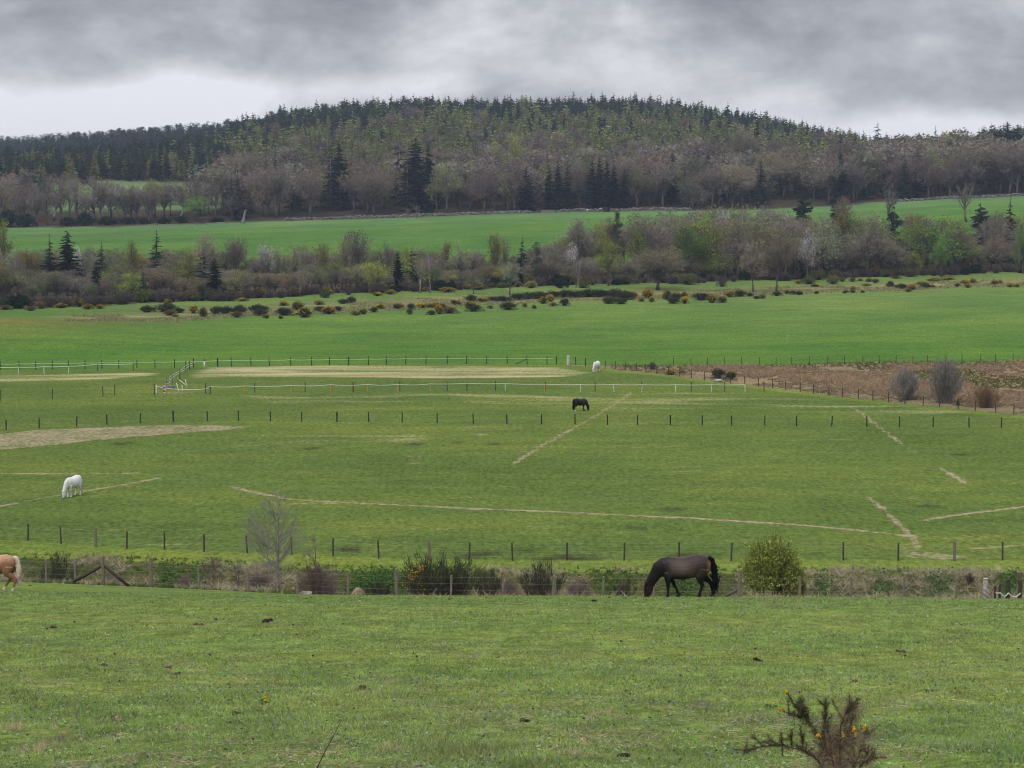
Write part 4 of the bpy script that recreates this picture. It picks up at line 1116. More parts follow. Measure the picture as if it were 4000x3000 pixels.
def gorse():
    """bushes on the bank between the crop field and the river: (column, foot row, top row, width, kind)"""
    random.seed(5)
    N, F, M, B = 'gorse', 'gorse_few', 'gorse_many', 'gorse_brown'
    items = [(575, 1220, 1193, 46, N), (650, 1218, 1184, 74, N), (665, 1232, 1211, 50, B), (700, 1222, 1202, 34, N), (685, 1240, 1228, 26, M), (757, 1224, 1194, 36, F), (655, 1190, 1168, 28, M), (793, 1240, 1200, 30, F), (845, 1228, 1196, 46, N), (885, 1226, 1196, 48, N), (935, 1226, 1190, 44, N),
             (925, 1240, 1214, 40, B), (1005, 1220, 1188, 56, N), (1030, 1212, 1196, 40, N), (1018, 1234, 1206, 44, N), (1040, 1244, 1228, 26, F), (1108, 1194, 1178, 34, M), (1110, 1232, 1200, 56, N), (1162, 1212, 1176, 44, F), (1190, 1240, 1200, 54, F), (1097, 1246, 1232, 18, M), (1250, 1218, 1196, 38, N), (1285, 1226, 1198, 50, M), (1320, 1216, 1196, 30, N),
             (950, 1176, 1164, 40, M), (1245, 1190, 1174, 38, M), (1340, 1186, 1168, 34, N), (1372, 1184, 1158, 30, N), (1390, 1232, 1214, 36, B), (1420, 1228, 1206, 30, F), (1460, 1220, 1200, 26, N), (1485, 1206, 1188, 36, M), (1555, 1206, 1184, 42, F), (1605, 1210, 1184, 26, N), (1600, 1228, 1204, 24, B), (1652, 1202, 1184, 54, M), (1700, 1202, 1182, 56, M), (1724, 1204, 1186, 40, F),
             (1475, 1156, 1142, 36, M), (1525, 1150, 1132, 40, M), (1660, 1138, 1122, 36, M), (1745, 1142, 1122, 60, M), (1825, 1130, 1112, 30, M), (1685, 1230, 1212, 28, N), (1715, 1226, 1190, 34, M), (1755, 1224, 1198, 60, B), (1775, 1190, 1172, 24, N), (1792, 1192, 1174, 20, M), (1840, 1180, 1150, 36, N), (1850, 1216, 1190, 56, N), (1838, 1204, 1176, 40, F),
             (1885, 1180, 1162, 44, F), (1930, 1176, 1158, 46, N), (1915, 1206, 1192, 24, B), (1965, 1178, 1156, 60, N), (1985, 1210, 1178, 52, N), (2020, 1172, 1146, 54, N), (2060, 1168, 1142, 60, N), (2105, 1168, 1138, 60, N), (2122, 1186, 1160, 34, F), (2150, 1178, 1150, 30, M), (2160, 1196, 1180, 28, M), (2157, 1164, 1136, 52, N), (2205, 1164, 1132, 60, N), (2250, 1162, 1134, 60, N),
             (2300, 1160, 1128, 64, N), (2345, 1160, 1130, 62, N), (2400, 1162, 1128, 64, N), (2440, 1172, 1134, 56, N), (2380, 1186, 1160, 50, N), (2425, 1188, 1162, 44, N), (2205, 1194, 1166, 34, N), (2050, 1200, 1184, 20, B), (2086, 1206, 1192, 18, F), (2470, 1166, 1140, 40, F), (2528, 1166, 1130, 38, M), (2505, 1178, 1164, 22, M), (2545, 1180, 1160, 22, M), (2605, 1170, 1132, 36, F), (2640, 1172, 1142, 36, N), (2672, 1164, 1140, 28, M),
             (2675, 1186, 1158, 30, M), (2608, 1152, 1140, 26, M), (2630, 1186, 1162, 40, N), (2740, 1172, 1144, 60, N), (2780, 1182, 1152, 36, M), (2820, 1182, 1156, 36, F), (2850, 1160, 1136, 44, F), (2892, 1158, 1134, 42, N), (2930, 1158, 1144, 20, N), (2978, 1166, 1150, 26, B), (2955, 1168, 1156, 20, N), (3035, 1156, 1138, 30, N), (3075, 1150, 1136, 22, N), (3098, 1150, 1136, 22, N), (3122, 1152, 1138, 26, N),
             (3190, 1148, 1138, 16, N), (3330, 1144, 1130, 24, B), (3300, 1146, 1140, 14, N), (3305, 1142, 1134, 24, B), (3332, 1132, 1118, 22, M), (3370, 1144, 1134, 16, M), (3120, 1108, 1094, 26, M), (3185, 1120, 1110, 34, M), (3290, 1100, 1082, 28, B), (3330, 1100, 1084, 28, B), (3360, 1098, 1088, 20, M), (3395, 1100, 1088, 30, B), (3385, 1118, 1108, 34, M), (3478, 1122, 1098, 30, F), (3520, 1128, 1108, 40, N), (3560, 1132, 1112, 34, M), (3548, 1140, 1126, 24, M), (3600, 1114, 1100, 44, M), (3615, 1126, 1106, 34, N), (3640, 1124, 1112, 24, F),
             (3650, 1100, 1086, 60, B), (3500, 1088, 1078, 36, B), (3770, 1110, 1092, 30, M), (3800, 1106, 1086, 26, M), (3780, 1124, 1108, 26, M), (3740, 1120, 1106, 24, B), (3885, 1112, 1096, 30, F), (3905, 1108, 1096, 24, B), (3945, 1122, 1106, 24, M), (3972, 1122, 1110, 20, M), (3700, 1094, 1084, 50, M), (160, 1206, 1176, 44, B), (240, 1204, 1184, 40, M), (310, 1200, 1166, 34, F), (345, 1208, 1188, 40, M), (390, 1206, 1190, 30, M), (20, 1210, 1192, 50, B), (120, 1214, 1196, 40, B)]
    look = {N: 'dark green gorse bush without flowers', F: 'dark gorse bush with some yellow flowers', M: 'gorse bush thick with orange yellow flowers', B: 'low brownish gorse bush'}
    where = [(520, 'below the left end of the belt'), (1000, 'on the left part of the gorse bank'), (1420, 'right of the left-hand knot of gorse'), (1950, 'on the bank below the white birch trunks'), (2480, 'along the long dark gorse hedge'), (2900, 'below the wide low bare tree'), (3250, 'below the two round olive brown trees'), (9000, 'on the bank below the yellow round bush')]
    for px, base, top, w, k in items:
        loc = next(t for lim, t in where if px < lim)
        lab = f'{look[k]} {loc}'
        shrub_at(k, px, base, top - 3, w * (1.55 if k == N else 1.35), lab, lab, 'bush', 300)


# ------------------------------------------------------------------ fences
def post_mesh(r=.05, h=1.2, col=(.12, .095, .07), sides=8, square=False, seed=0):
    R = np.random.default_rng(seed); m = MB()
    if square:
        m.box((0, 0, h / 2 - .15), (r * 2, r * 2, h + .3), col)
        m.box((0, 0, h + .006), (r * 1.7, r * 1.7, .012), np.array(col) * 1.25)
    else:
        zs = np.array([-.3, 0, h * .4, h * .8, h - .015, h])
        path = np.stack([R.normal(size=6) * .006, R.normal(size=6) * .006, zs], 1)
        m.tube(path, np.array([1.05, 1.0, .97, .95, .93, .80]) * r, np.array(col), sides)
        m.tube([[path[-1, 0], path[-1, 1], h - .004], [path[-1, 0], path[-1, 1], h + .004]], r * .7, np.array(col) * 1.5, sides)
    return m.mesh('post', M_WOOD, smooth=False)
P_GREY = [post_mesh(.055, 1, (.19, .165, .125), seed=s) for s in range(3)]
P_DARK = [post_mesh(.06, 1, (.026, .021, .016), seed=s) for s in range(2)]
P_MID = [post_mesh(.055, 1, (.062, .049, .036), seed=s) for s in range(2)]
P_STRAIN = [post_mesh(.095, 1, (.18, .15, .11), seed=9)]
P_DSTRAIN = [post_mesh(.09, 1, (.04, .032, .025), seed=8)]
P_WHITE = [post_mesh(.03, 1, (.72, .74, .70), seed=3)]
P_ORANGE = [post_mesh(.032, 1, (.62, .27, .02), seed=4)]

def sag_line(a, b, sag, n=5):
    return [a.lerp(b, t) + Vector((0, 0, -4 * sag * t * (1 - t))) for t in np.linspace(0, 1, n)]
def ribbon(m, path, hgt, thick, col):
    """a flat tape standing on edge along a path"""
    p = np.array([tuple(q) for q in path]); d = np.gradient(p, axis=0); nrm = np.stack([-d[:, 1], d[:, 0], np.zeros(len(p))], 1); nrm /= np.linalg.norm(nrm, axis=1)[:, None] + 1e-9
    up = np.array([0, 0, hgt / 2]); n = len(p)
    V = np.concatenate([p + up + nrm * thick / 2, p + up - nrm * thick / 2, p - up - nrm * thick / 2, p - up + nrm * thick / 2])
    T = []
    for i in range(n - 1):
        for s in range(4):
            a, b = s * n + i, ((s + 1) % 4) * n + i
            T += [(a, b, b + 1), (a, b + 1, a + 1)]
    m.add(V, T, col)
def fence(name, label, spec, wires=(), wire_r=.003, wire_col=(.30, .30, .29), dmin=100, cat='fence', extend=True, fixed=None):
    """spec: (column, foot row, height in metres, mesh list, radius scale, part label). One thing: each post and each wire a part."""
    feet = []
    for s in spec:
        if fixed is not None:
            D = float(fixed((s[0] - 2000) / FPX)); u = (s[0] - 2000) / FPX
            feet.append(Vector((u * D, D, hz(u * D, D))))
        else: feet.append(hit(s[0], s[1], dmin))
    root = thing(name, label, cat, feet[0])
    for k, (s, f) in enumerate(zip(spec, feet)):
        h, ml = s[2], s[3]; rs = s[4] if len(s) > 4 else 1
        o = link('stake' if ml in (P_WHITE, P_ORANGE) else 'post', ml[k % len(ml)], root, f - feet[0], (random.uniform(-.035, .035), random.uniform(-.045, .045), random.uniform(0, 6)), (rs, rs, h))
        if len(s) > 5 and s[5]: o['label'] = s[5]
    for wh in wires:
        m = MB(); path = []
        for a, b in zip(feet[:-1], feet[1:]):
            path += sag_line(a + Vector((0, 0, wh)), b + Vector((0, 0, wh)), .015, 4)[:-1]
        path.append(feet[-1] + Vector((0, 0, wh)))
        m.tube([tuple(p - feet[0]) for p in path], wire_r, wire_col, 4, False)
        link('wire', m.mesh('wire', M_WIRE), root)
    return root, feet

def z2(o, s, lst):
    """zoomed-view coordinates to picture coordinates"""
    return [(o[0] + x * s, o[1] + y * s) for x, y in lst]
S = 1400 / 2212

def fences():
    random.seed(8)
    # near fence along the ditch
    xs = z2((0, 1950), S, [(-330, 480), (-150, 490), (55, 500), (250, 515), (430, 528)]) + z2((0, 1950), S, [(607, 537), (905, 550), (1203, 567), (1513, 580), (1818, 600), (2136, 605)]) + \
         z2((1300, 1950), S, [(387, 605), (723, 605), (1052, 605), (1362, 605), (1377, 606), (1675, 606), (1993, 606)]) + z2((2600, 1950), S, [(470, 606), (854, 606), (1170, 610), (1500, 612), (1830, 618)])
    strain = {5, 6, 11, 18}
    spec = [(x, y, 1.38 if i in strain else 1.12, P_STRAIN if i in strain else P_GREY, 1.0, 'thick straining post' if i in strain else None) for i, (x, y) in enumerate(xs)]
    r, feet = fence('stock_fence', 'weathered wooden post and wire fence along the near edge of the ditch', spec, (.2, .45, .75, 1.04), .0022, (.36, .36, .34), fixed=L_A)
    # the leaning braces of the straining post
    f = feet[5] - feet[0]
    for dx, dy in ((-1.75, .25), (1.25, .1)):
        m = MB(); a = f + Vector((dx, dy, 0)); a.z = hz(*(feet[5] + Vector((dx, dy, 0))).xy) - feet[0].z - .05
        m.tube([tuple(a), tuple(f + Vector((.06 * np.sign(dx), 0, .92)))], .075, (.05, .036, .026), 8)
        link('brace', m.mesh('brace', M_WOOD), r)
    g = feet[18] - feet[0]
    m = MB(); a = g + Vector((-1.0, .3, 0)); a.z = hz(*(feet[18] + Vector((-1.0, .3, 0))).xy) - feet[0].z
    m.tube([tuple(a), tuple(g + Vector((0, 0, .55)))], .06, (.10, .08, .065), 8)
    link('brace', m.mesh('brace', M_WOOD), r)
    # fence on the far side of the ditch
    xs = z2((0, 1950), S, [(-30, 245), (173, 256), (377, 277), (590, 295), (783, 305), (1016, 312), (1260, 324), (1526, 333), (1800, 342), (2055, 350)]) + z2((1300, 1950), S, [(284, 365), (594, 376), (841, 377), (1109, 380), (1444, 378), (1798, 378), (2136, 378)]) + \
         z2((2600, 1950), S, [(82, 378), (405, 380), (754, 379), (1097, 378), (1436, 380), (1783, 382), (2080, 375), (2390, 372)])
    tall = {3, 11, 22}
    spec = [(x, y, 1.22 if i in tall else 1.10, P_STRAIN if i in tall else P_MID, 1.0, 'thick straining post' if i in tall else None) for i, (x, y) in enumerate(xs)]
    fence('stock_fence', 'brown post and wire fence at the near side of the horse paddocks, beyond the ditch', spec, (.25, .55, .85, 1.03), .0032, (.26, .25, .23))
    # dark posts across the middle
    xs = z2((0, 1150), S, [(-170, 846), (38, 838), (242, 826), (473, 815), (660, 803), (865, 795), (1070, 785), (1280, 780), (1472, 780), (1669, 783), (1862, 787), (2080, 787)]) + \
         z2((1300, 1150), S, [(25, 788), (222, 788), (428, 790), (644, 795), (867, 798), (1074, 800), (1288, 802), (1495, 802), (1695, 805), (1880, 806), (2083, 806)]) + \
         z2((2600, 1150), S, [(29, 807), (226, 808), (408, 809), (612, 809), (807, 811), (1025, 812), (1242, 815), (1445, 817), (1651, 819), (1873, 821), (2072, 823), (2280, 825)])
    spec = [(x, y, 1.10 if i == 6 else 1.0, P_DSTRAIN if i == 6 else P_DARK, 1.0, 'thicker dark corner post' if i == 6 else None) for i, (x, y) in enumerate(xs)]
    fence('stock_fence', 'fence of thin black posts running straight across the middle of the paddocks', spec, (.06, .5, .95), .004, (.12, .11, .09))
    # white tape line with stakes
    A = z2((0, 1150), S, [(1270, 612), (1573, 606), (1883, 603), (2180, 600)]) + z2((1300, 1150), S, [(127, 598), (414, 596), (706, 595), (1005, 593), (1312, 597), (1619, 598), (1905, 598)]) + z2((2600, 1150), S, [(158, 598), (365, 599), (608, 598)])
    fence('paddock_fence', 'row of dark posts just behind the white tape fence', [(x, y, 1.12, P_MID, 1.0) for x, y in A], (), dmin=130)
    stk = [((0, 1150), 1297, 614, P_MID, 'short dark stake'), ((0, 1150), 1507, 610, P_ORANGE, 'orange plastic stake'), ((0, 1150), 1796, 606, P_ORANGE, 'orange plastic stake'), ((0, 1150), 2040, 602, P_ORANGE, 'orange plastic stake'), ((1300, 1150), 212, 600, P_ORANGE, 'orange plastic stake'), ((1300, 1150), 402, 600, P_ORANGE, 'orange plastic stake'),
           ((1300, 1150), 600, 597, P_ORANGE, 'orange plastic stake'), ((1300, 1150), 828, 594, P_MID, 'grey stake'), ((1300, 1150), 1064, 595, P_WHITE, None), ((1300, 1150), 1310, 599, P_ORANGE, 'orange plastic stake'), ((1300, 1150), 1527, 601, P_WHITE, None), ((1300, 1150), 1735, 601, P_WHITE, None), ((1300, 1150), 1907, 602, P_WHITE, None), ((1300, 1150), 2116, 602, P_WHITE, None),
           ((2600, 1150), 62, 602, P_WHITE, None), ((2600, 1150), 282, 602, P_WHITE, None), ((2600, 1150), 490, 602, P_WHITE, None)]
    spec = [(o[0] + x * S, o[1] + y * S, .86, ml, 1.1, lb) for o, x, y, ml, lb in stk]
    root, feet = fence('tape_fence', 'white tape fence on white and orange stakes across the paddock', spec, (), dmin=130)
    m = MB(); path = []
    for a, b in zip(feet[:-1], feet[1:]): path += sag_line(a + Vector((0, -.05, .85)), b + Vector((0, -.05, .85)), .10 if a.x < -10 else .04, 6)[:-1]
    path.append(feet[-1] + Vector((0, -.05, .85)))
    ribbon(m, [p - feet[0] for p in path], .045, .012, (.78, .80, .76))
    link('tape', m.mesh('tape', M_PLASTIC), root)
    B = z2((0, 1150), S, [(-150, 670), (5, 655), (323, 648), (636, 632), (708, 622)])
    fence('paddock_fence', 'short line of dark posts left of the white rope pen', [(x, y, 1.2, P_MID, 1.0) for x, y in B], (.9, .5), .0032, (.2, .19, .17), dmin=130)
    # far fence of the paddock
    xs = z2((0, 1150), S, [(-110, 468), (5, 467), (118, 466), (220, 465), (323, 464), (423, 462), (525, 460), (629, 459), (733, 458), (845, 456), (957, 455), (1078, 453), (1195, 450), (1343, 446), (1428, 444), (1550, 443), (1662, 442), (1794, 440), (1923, 440), (2033, 438), (2153, 437)]) + \
         z2((1300, 1150), S, [(98, 436), (220, 435), (331, 434), (450, 433), (575, 432), (706, 431), (826, 430), (949, 430), (1076, 430), (1199, 430), (1322, 431), (1380, 432), (1452, 434), (1500, 438), (1560, 445)])
    spec = [(x, y, 1.15, P_DARK, 1.05, None) for x, y in xs]
    spec[-3] = (*xs[-3][:2], 1.25, [post_mesh(.13, 1, (.55, .54, .52), square=True)], 1.0, 'wide pale grey gate post')
    spec[13] = (*xs[13][:2], 1.15, P_DSTRAIN, 1.2, 'thick dark post')
    root, feet = fence('far_fence', 'dark post fence with a white tape along the far edge of the paddocks', spec, (.4,), .0032, (.2, .19, .17), dmin=130)
    m = MB(); path = []
    for a, b in zip(feet[:-4], feet[1:-3]): path += sag_line(a + Vector((0, -.06, .82)), b + Vector((0, -.06, .82)), .05, 4)[:-1]
    ribbon(m, [p - feet[0] for p in path], .04, .012, (.66, .72, .64))
    link('tape', m.mesh('tape', M_PLASTIC), root)
    m = MB(); k = len(feet) - 6
    m.tube([tuple(feet[k] - feet[0] + Vector((-1.6, 0, .02))), tuple(feet[k] - feet[0] + Vector((0, 0, .7)))], .06, (.06, .04, .03), 6)
    link('brace', m.mesh('brace', M_WOOD), root)
    L = z2((0, 1150), S, [(-40, 492), (114, 493), (272, 490), (424, 487)])
    root, feet = fence('tape_fence', 'short white tape fence on white stakes at the far left of the paddocks', [(x, y, .95, P_WHITE, 1.4, None) for x, y in L] + [(*z2((0, 1150), S, [(603, 474)])[0], .95, P_MID, 1, 'dark stake'), (*z2((0, 1150), S, [(822, 472)])[0], 1.1, P_MID, 1, 'dark stake')], (), dmin=130)
    m = MB(); path = []
    for a, b in zip(feet[:-1], feet[1:]): path += sag_line(a + Vector((0, -.05, .92)), b + Vector((0, -.05, .92)), .05, 5)[:-1]
    ribbon(m, [p - feet[0] for p in path + [feet[-1] + Vector((0, -.05, .92))]], .06, .012, (.70, .75, .70))
    link('tape', m.mesh('tape', M_PLASTIC), root)
    # fence along the bracken
    xs = z2((1300, 1150), S, [(1680, 460), (1743, 463), (1808, 466), (1872, 472), (1933, 483), (2000, 490), (2070, 497), (2142, 505)]) + \
         z2((2600, 1150), S, [(17, 500), (88, 508), (158, 517), (240, 528), (320, 540), (402, 547), (489, 557), (573, 568), (659, 578), (742, 588), (831, 600), (913, 612), (1008, 624), (1091, 634), (1190, 645), (1280, 655), (1376, 665), (1477, 677), (1590, 686), (1690, 695), (1806, 708), (1911, 720), (2037, 732), (2149, 741), (2270, 752)])
    spec = [(x, y, 1.1, P_MID, 1.05, None) for x, y in xs]
    fence('bracken_fence', 'line of brown posts running diagonally between paddock and brown bracken', spec, (.3, .65, 1.0), .0032, (.2, .18, .16), dmin=130)
    xs = z2((2600, 1150), S, [(47, 442), (157, 441), (258, 440), (362, 439), (470, 438), (580, 437), (681, 437), (777, 436), (888, 434), (999, 432), (1105, 430), (1216, 428), (1322, 426), (1422, 425), (1526, 424), (1617, 423), (1725, 422), (1829, 421), (1945, 419), (2035, 417), (2145, 414), (2260, 412)])
    fence('far_fence', 'line of thin posts along the crop field behind the bracken', [(x, y, 1.1, P_MID, .9, None) for x, y in xs], (.5, 1.0), .0032, (.2, .18, .16), dmin=130)

    # the untidy white rope pen on the left
    q = lambda x, y: (560 + x * .13563, 1380 + y * .13563)
    spec = []
    for x, y, h, ml in [(1440, 400, 1.2, P_DARK), (1328, 480, 1.2, P_MID), (1213, 500, 1.25, P_MID), (1050, 740, 1.15, P_MID), (830, 940, 1.3, P_GREY), (670, 1000, 1.3, P_GREY)]:
        spec.append((*q(x, y), h, ml, 1.1, None))
    root, feet = fence('rope_fence', 'tumbledown fence of leaning posts hung with doubled white rope', spec, (), dmin=130)
    o = feet[0]
    def at(x, y, D): return pt(*q(x, y), D) - o
    dep = lambda x: np.interp(x, [600, 830, 1213, 1440], [feet[5].y - .5, feet[4].y, feet[2].y, feet[0].y])
    for line in ([(1480, 265), (1320, 310), (1215, 350), (1140, 440), (1050, 510), (900, 590), (810, 650), (740, 700), (780, 760), (690, 790), (800, 820), (680, 880), (620, 880), (575, 940)], [(1430, 340), (1300, 385), (1220, 430), (1140, 510), (960, 610), (830, 700), (760, 790)]):
        m = MB(); ribbon(m, [at(x, y, dep(x)) for x, y in line], .05, .02, (.68, .67, .64)); link('rope', m.mesh('rope', M_PLASTIC), root)
    # rope between the two front posts
    spec = [(*q(318, 1205), 1.25, P_MID, 1.0, None), (*q(370, 1150), .95, P_WHITE, 1.6, 'white stake'), (*q(1795, 1165), 1.25, P_MID, 1.1, None), (*q(1925, 1195), 1.0, P_MID, .7, 'thin stake')]
    root, feet = fence('rope_fence', 'slack white rope sagging between posts in front of the tumbledown pen', spec, (), dmin=130)
    m = MB(); path = sag_line(feet[1] + Vector((0, 0, .8)), feet[2] + Vector((0, 0, .55)), .22, 9) + [feet[3] + Vector((0, 0, .95))]
    ribbon(m, [p - feet[0] for p in path], .055, .02, (.74, .76, .70)); link('rope', m.mesh('rope', M_PLASTIC), root)
    for (a, b, lab) in [((1030, 1125), (955, 860), 'white fence stake leaning left, nearest to the sagging rope'), ((1135, 1085), (1110, 920), 'short upright white stake inside the rope pen'), ((1245, 1000), (1215, 750), 'tall white stake at the right of the rope pen'), ((1265, 935), (1040, 770), 'white stake lying tilted across the rope pen')]:
        f = hit(*q(*a), 130); t = pt(*q(*b), f.y + .1)
        m = MB(); m.tube([(0, 0, -.05), tuple(t - f)], [.045, .035], (.72, .75, .68), 6); m.tube([tuple((t - f) * .55), tuple((t - f) * .55 + Vector((.05, -.05, .0)))], .02, (.2, .2, .2), 5)
        tag(link('fence_stake', m.mesh('fence_stake', M_PLASTIC), None, f), lab, 'stake', 'white stakes of the rope pen')
    # striped board with orange edges leaning on the pen
    f = hit(*q(612, 1170), 130); m = MB()
    board = thing('striped_board', 'tall purple and white striped board with orange edges standing at the rope pen', 'board', f)
    for i in range(8): m.box((0, 0, .08 + i * .13 + .065), (.30, .05, .13), (.16, .12, .19) if i % 3 else (.60, .56, .62))
    link('panel', m.mesh('panel', M_PLASTIC, False), board)
    for s in (-1, 1):
        m = MB(); m.tube([(s * .18, 0, -.05), (s * .18, 0, 1.1)], .03, (.55, .20, .03), 6); link('edge', m.mesh('edge', M_PLASTIC), board)
    f = hit(*q(645, 1220), 130); m = MB(); m.tube([(0, 0, -.1), (.01, 0, .95)], .032, (.65, .34, .02), 6)
    tag(link('fence_stake', m.mesh('fence_stake', M_PLASTIC), None, f), 'orange stake standing right in front of the striped board', 'stake')
    f = hit(*q(810, 1015), 130); m = MB()
    m.tube([(0, 0, 0), (0, 0, .05), (0, 0, .26), (0, 0, .31)], [.34, .36, .42, .45], (.24, .25, .33), 14)
    m.tube([(0, 0, .305), (0, 0, .318)], .38, (.10, .10, .12), 14)
    tag(link('feed_tub', m.mesh('feed_tub', M_PLASTIC), None, f), 'bluish grey round feed tub on the grass inside the rope pen', 'tub')
    f = hit(798, 1435, 130); r = thing('gate_post', 'white painted post with a rusty brown top at the corner of the straw strip', 'post', f)
    m = MB(); m.tube([(0, 0, -.1), (.03, 0, .85)], .10, (.75, .75, .75), 8); link('shaft', m.mesh('shaft', M_PLASTIC), r)
    m = MB(); m.tube([(.03, 0, .85), (.03, 0, 1.15)], [.13, .11], (.16, .07, .035), 8); link('cap', m.mesh('cap', M_WOOD), r)
    # white gate post and little rope fence at the right end of the near fence
    u = lambda px: (px - 2000) / FPX
    def nearfoot(px, d=0.): D = float(L_A(u(px))) - .4 + d; return Vector((u(px) * D, D, hz(u(px) * D, D)))
    f = nearfoot(3872); r = thing('gate_post', 'stout pale post wound with white rope at the right end of the near fence', 'post', f)
    m = MB(); m.tube([(0, 0, -.3), (0, 0, .5), (.01, 0, 1.02)], .105, (.30, .265, .25), 10); link('shaft', m.mesh('shaft', M_WOOD), r)
    m = MB(); m.tube([(.01, 0, 1.02), (.01, 0, 1.07)], .12, (.45, .43, .36), 10); link('cap', m.mesh('cap', M_PLASTIC), r)
    for z in (.62, .42, .2):
        m = MB(); m.tube([(-.115, -.10, z + .03), (0, -.118, z - .02), (.12, -.10, z - .12), (.22, -.02, z - .25)], .014, (.70, .69, .66), 5); link('rope', m.mesh('rope', M_PLASTIC), r)
    ft = [nearfoot(p) for p in (3911, 3930, 3962, 4010)]
    r = thing('rope_fence', 'short low fence with white rope in loops at the right edge behind the near field', 'fence', ft[0])
    for k, (p, h) in enumerate(zip(ft, (.72, .80, 1.05, 1.0))): link('post', P_MID[k % 2], r, p - ft[0], (0, 0, k), (1.1 if k < 2 else 1.8, 1.1 if k < 2 else 1.8, h))
    for a, b, sg in ((0, 1, .02), (1, 2, .16), (2, 3, .18)):
        m = MB(); m.tube([tuple(p - ft[0] + Vector((0, -.1, .42))) for p in sag_line(ft[a], ft[b], sg, 7)], .022, (.72, .72, .70), 6); link('rope', m.mesh('rope', M_PLASTIC), r)

fences()
gorse()
belt()


# ------------------------------------------------------------------ horses
def loft(m, secs, y0=0.0, n=14):
    """closed tube through sections (x, z, half thickness in the x-z plane, half width across[, y])"""
    s = np.array([q[:4] for q in secs], float); ys = np.array([q[4] if len(q) > 4 else 0 for q in secs]) + y0
    d = np.gradient(s[:, :2], axis=0); d /= np.linalg.norm(d, axis=1)[:, None] + 1e-9
    nx, nz = -d[:, 1], d[:, 0]
    th = np.linspace(0, 2 * math.pi, n, endpoint=False)
    V = np.stack([s[:, 0][:, None] + nx[:, None] * s[:, 2][:, None] * np.sin(th), ys[:, None] + s[:, 3][:, None] * np.cos(th), s[:, 1][:, None] + nz[:, None] * s[:, 2][:, None] * np.sin(th)], -1)
    k = len(s); V = V.reshape(-1, 3); T = []
    for i in range(k - 1):
        for j in range(n):
            p, q = i * n + j, i * n + (j + 1) % n
            T += [(p, q, q + n), (p, q + n, p + n)]
    V = np.vstack([V, [s[0, 0], ys[0], s[0, 1]], [s[-1, 0], ys[-1], s[-1, 1]]])
    for j in range(n):
        T += [(k * n, (j + 1) % n, j), (k * n + 1, (k - 1) * n + j, (k - 1) * n + (j + 1) % n)]
    m.add(V, T, (1, 1, 1))

TORSO = [(-1.00, 1.10, .08, .07), (-.95, 1.10, .20, .15), (-.85, 1.08, .29, .235), (-.62, 1.09, .355, .29), (-.38, 1.035, .37, .31), (-.05, .965, .385, .335), (.22, .985, .37, .31), (.42, 1.005, .375, .25), (.58, .96, .32, .21), (.70, .95, .21, .15), (.76, .95, .09, .07)]
NECK = [(.36, 1.08, .24, .16), (.56, 1.06, .285, .165), (.72, .96, .265, .15), (.86, .75, .20, .125), (.98, .55, .172, .105), (1.05, .41, .155, .10)]
HEAD = [(1.045, .46, .10, .07), (1.06, .38, .155, .10), (1.07, .28, .165, .105), (1.09, .18, .135, .085), (1.115, .10, .105, .065), (1.135, .04, .095, .06), (1.14, .005, .06, .045)]

def leg_front(x0, foot, lift=0.0):
    k = x0 + (foot - x0) * .45; f = foot
    return [(x0 + .02, .86, .13, .09), (x0, .74, .115, .085), (x0 * .7 + k * .3, .58, .082, .07), (k, .46, .06, .058), (k, .41, .058, .055), (k * .6 + f * .4, .30, .036, .036), (k * .15 + f * .85, .14, .036, .036), (f, .10, .046, .045), (f + .02, .055, .045, .045), (f + .035, .03, .062, .06), (f + .045, .0, .068, .064)]
def leg_hind(x0, hock, foot):
    return [(x0, .98, .22, .13), (x0 + .02, .82, .19, .12), (x0 * .6 + hock * .4 + .08, .66, .12, .09), (hock + .04, .52, .072, .058), (hock, .45, .066, .052), (hock * .65 + foot * .35, .34, .045, .042), (hock * .15 + foot * .85, .16, .04, .04), (foot, .105, .05, .047), (foot + .02, .055, .046, .045), (foot + .035, .03, .062, .06), (foot + .045, .0, .068, .064)]

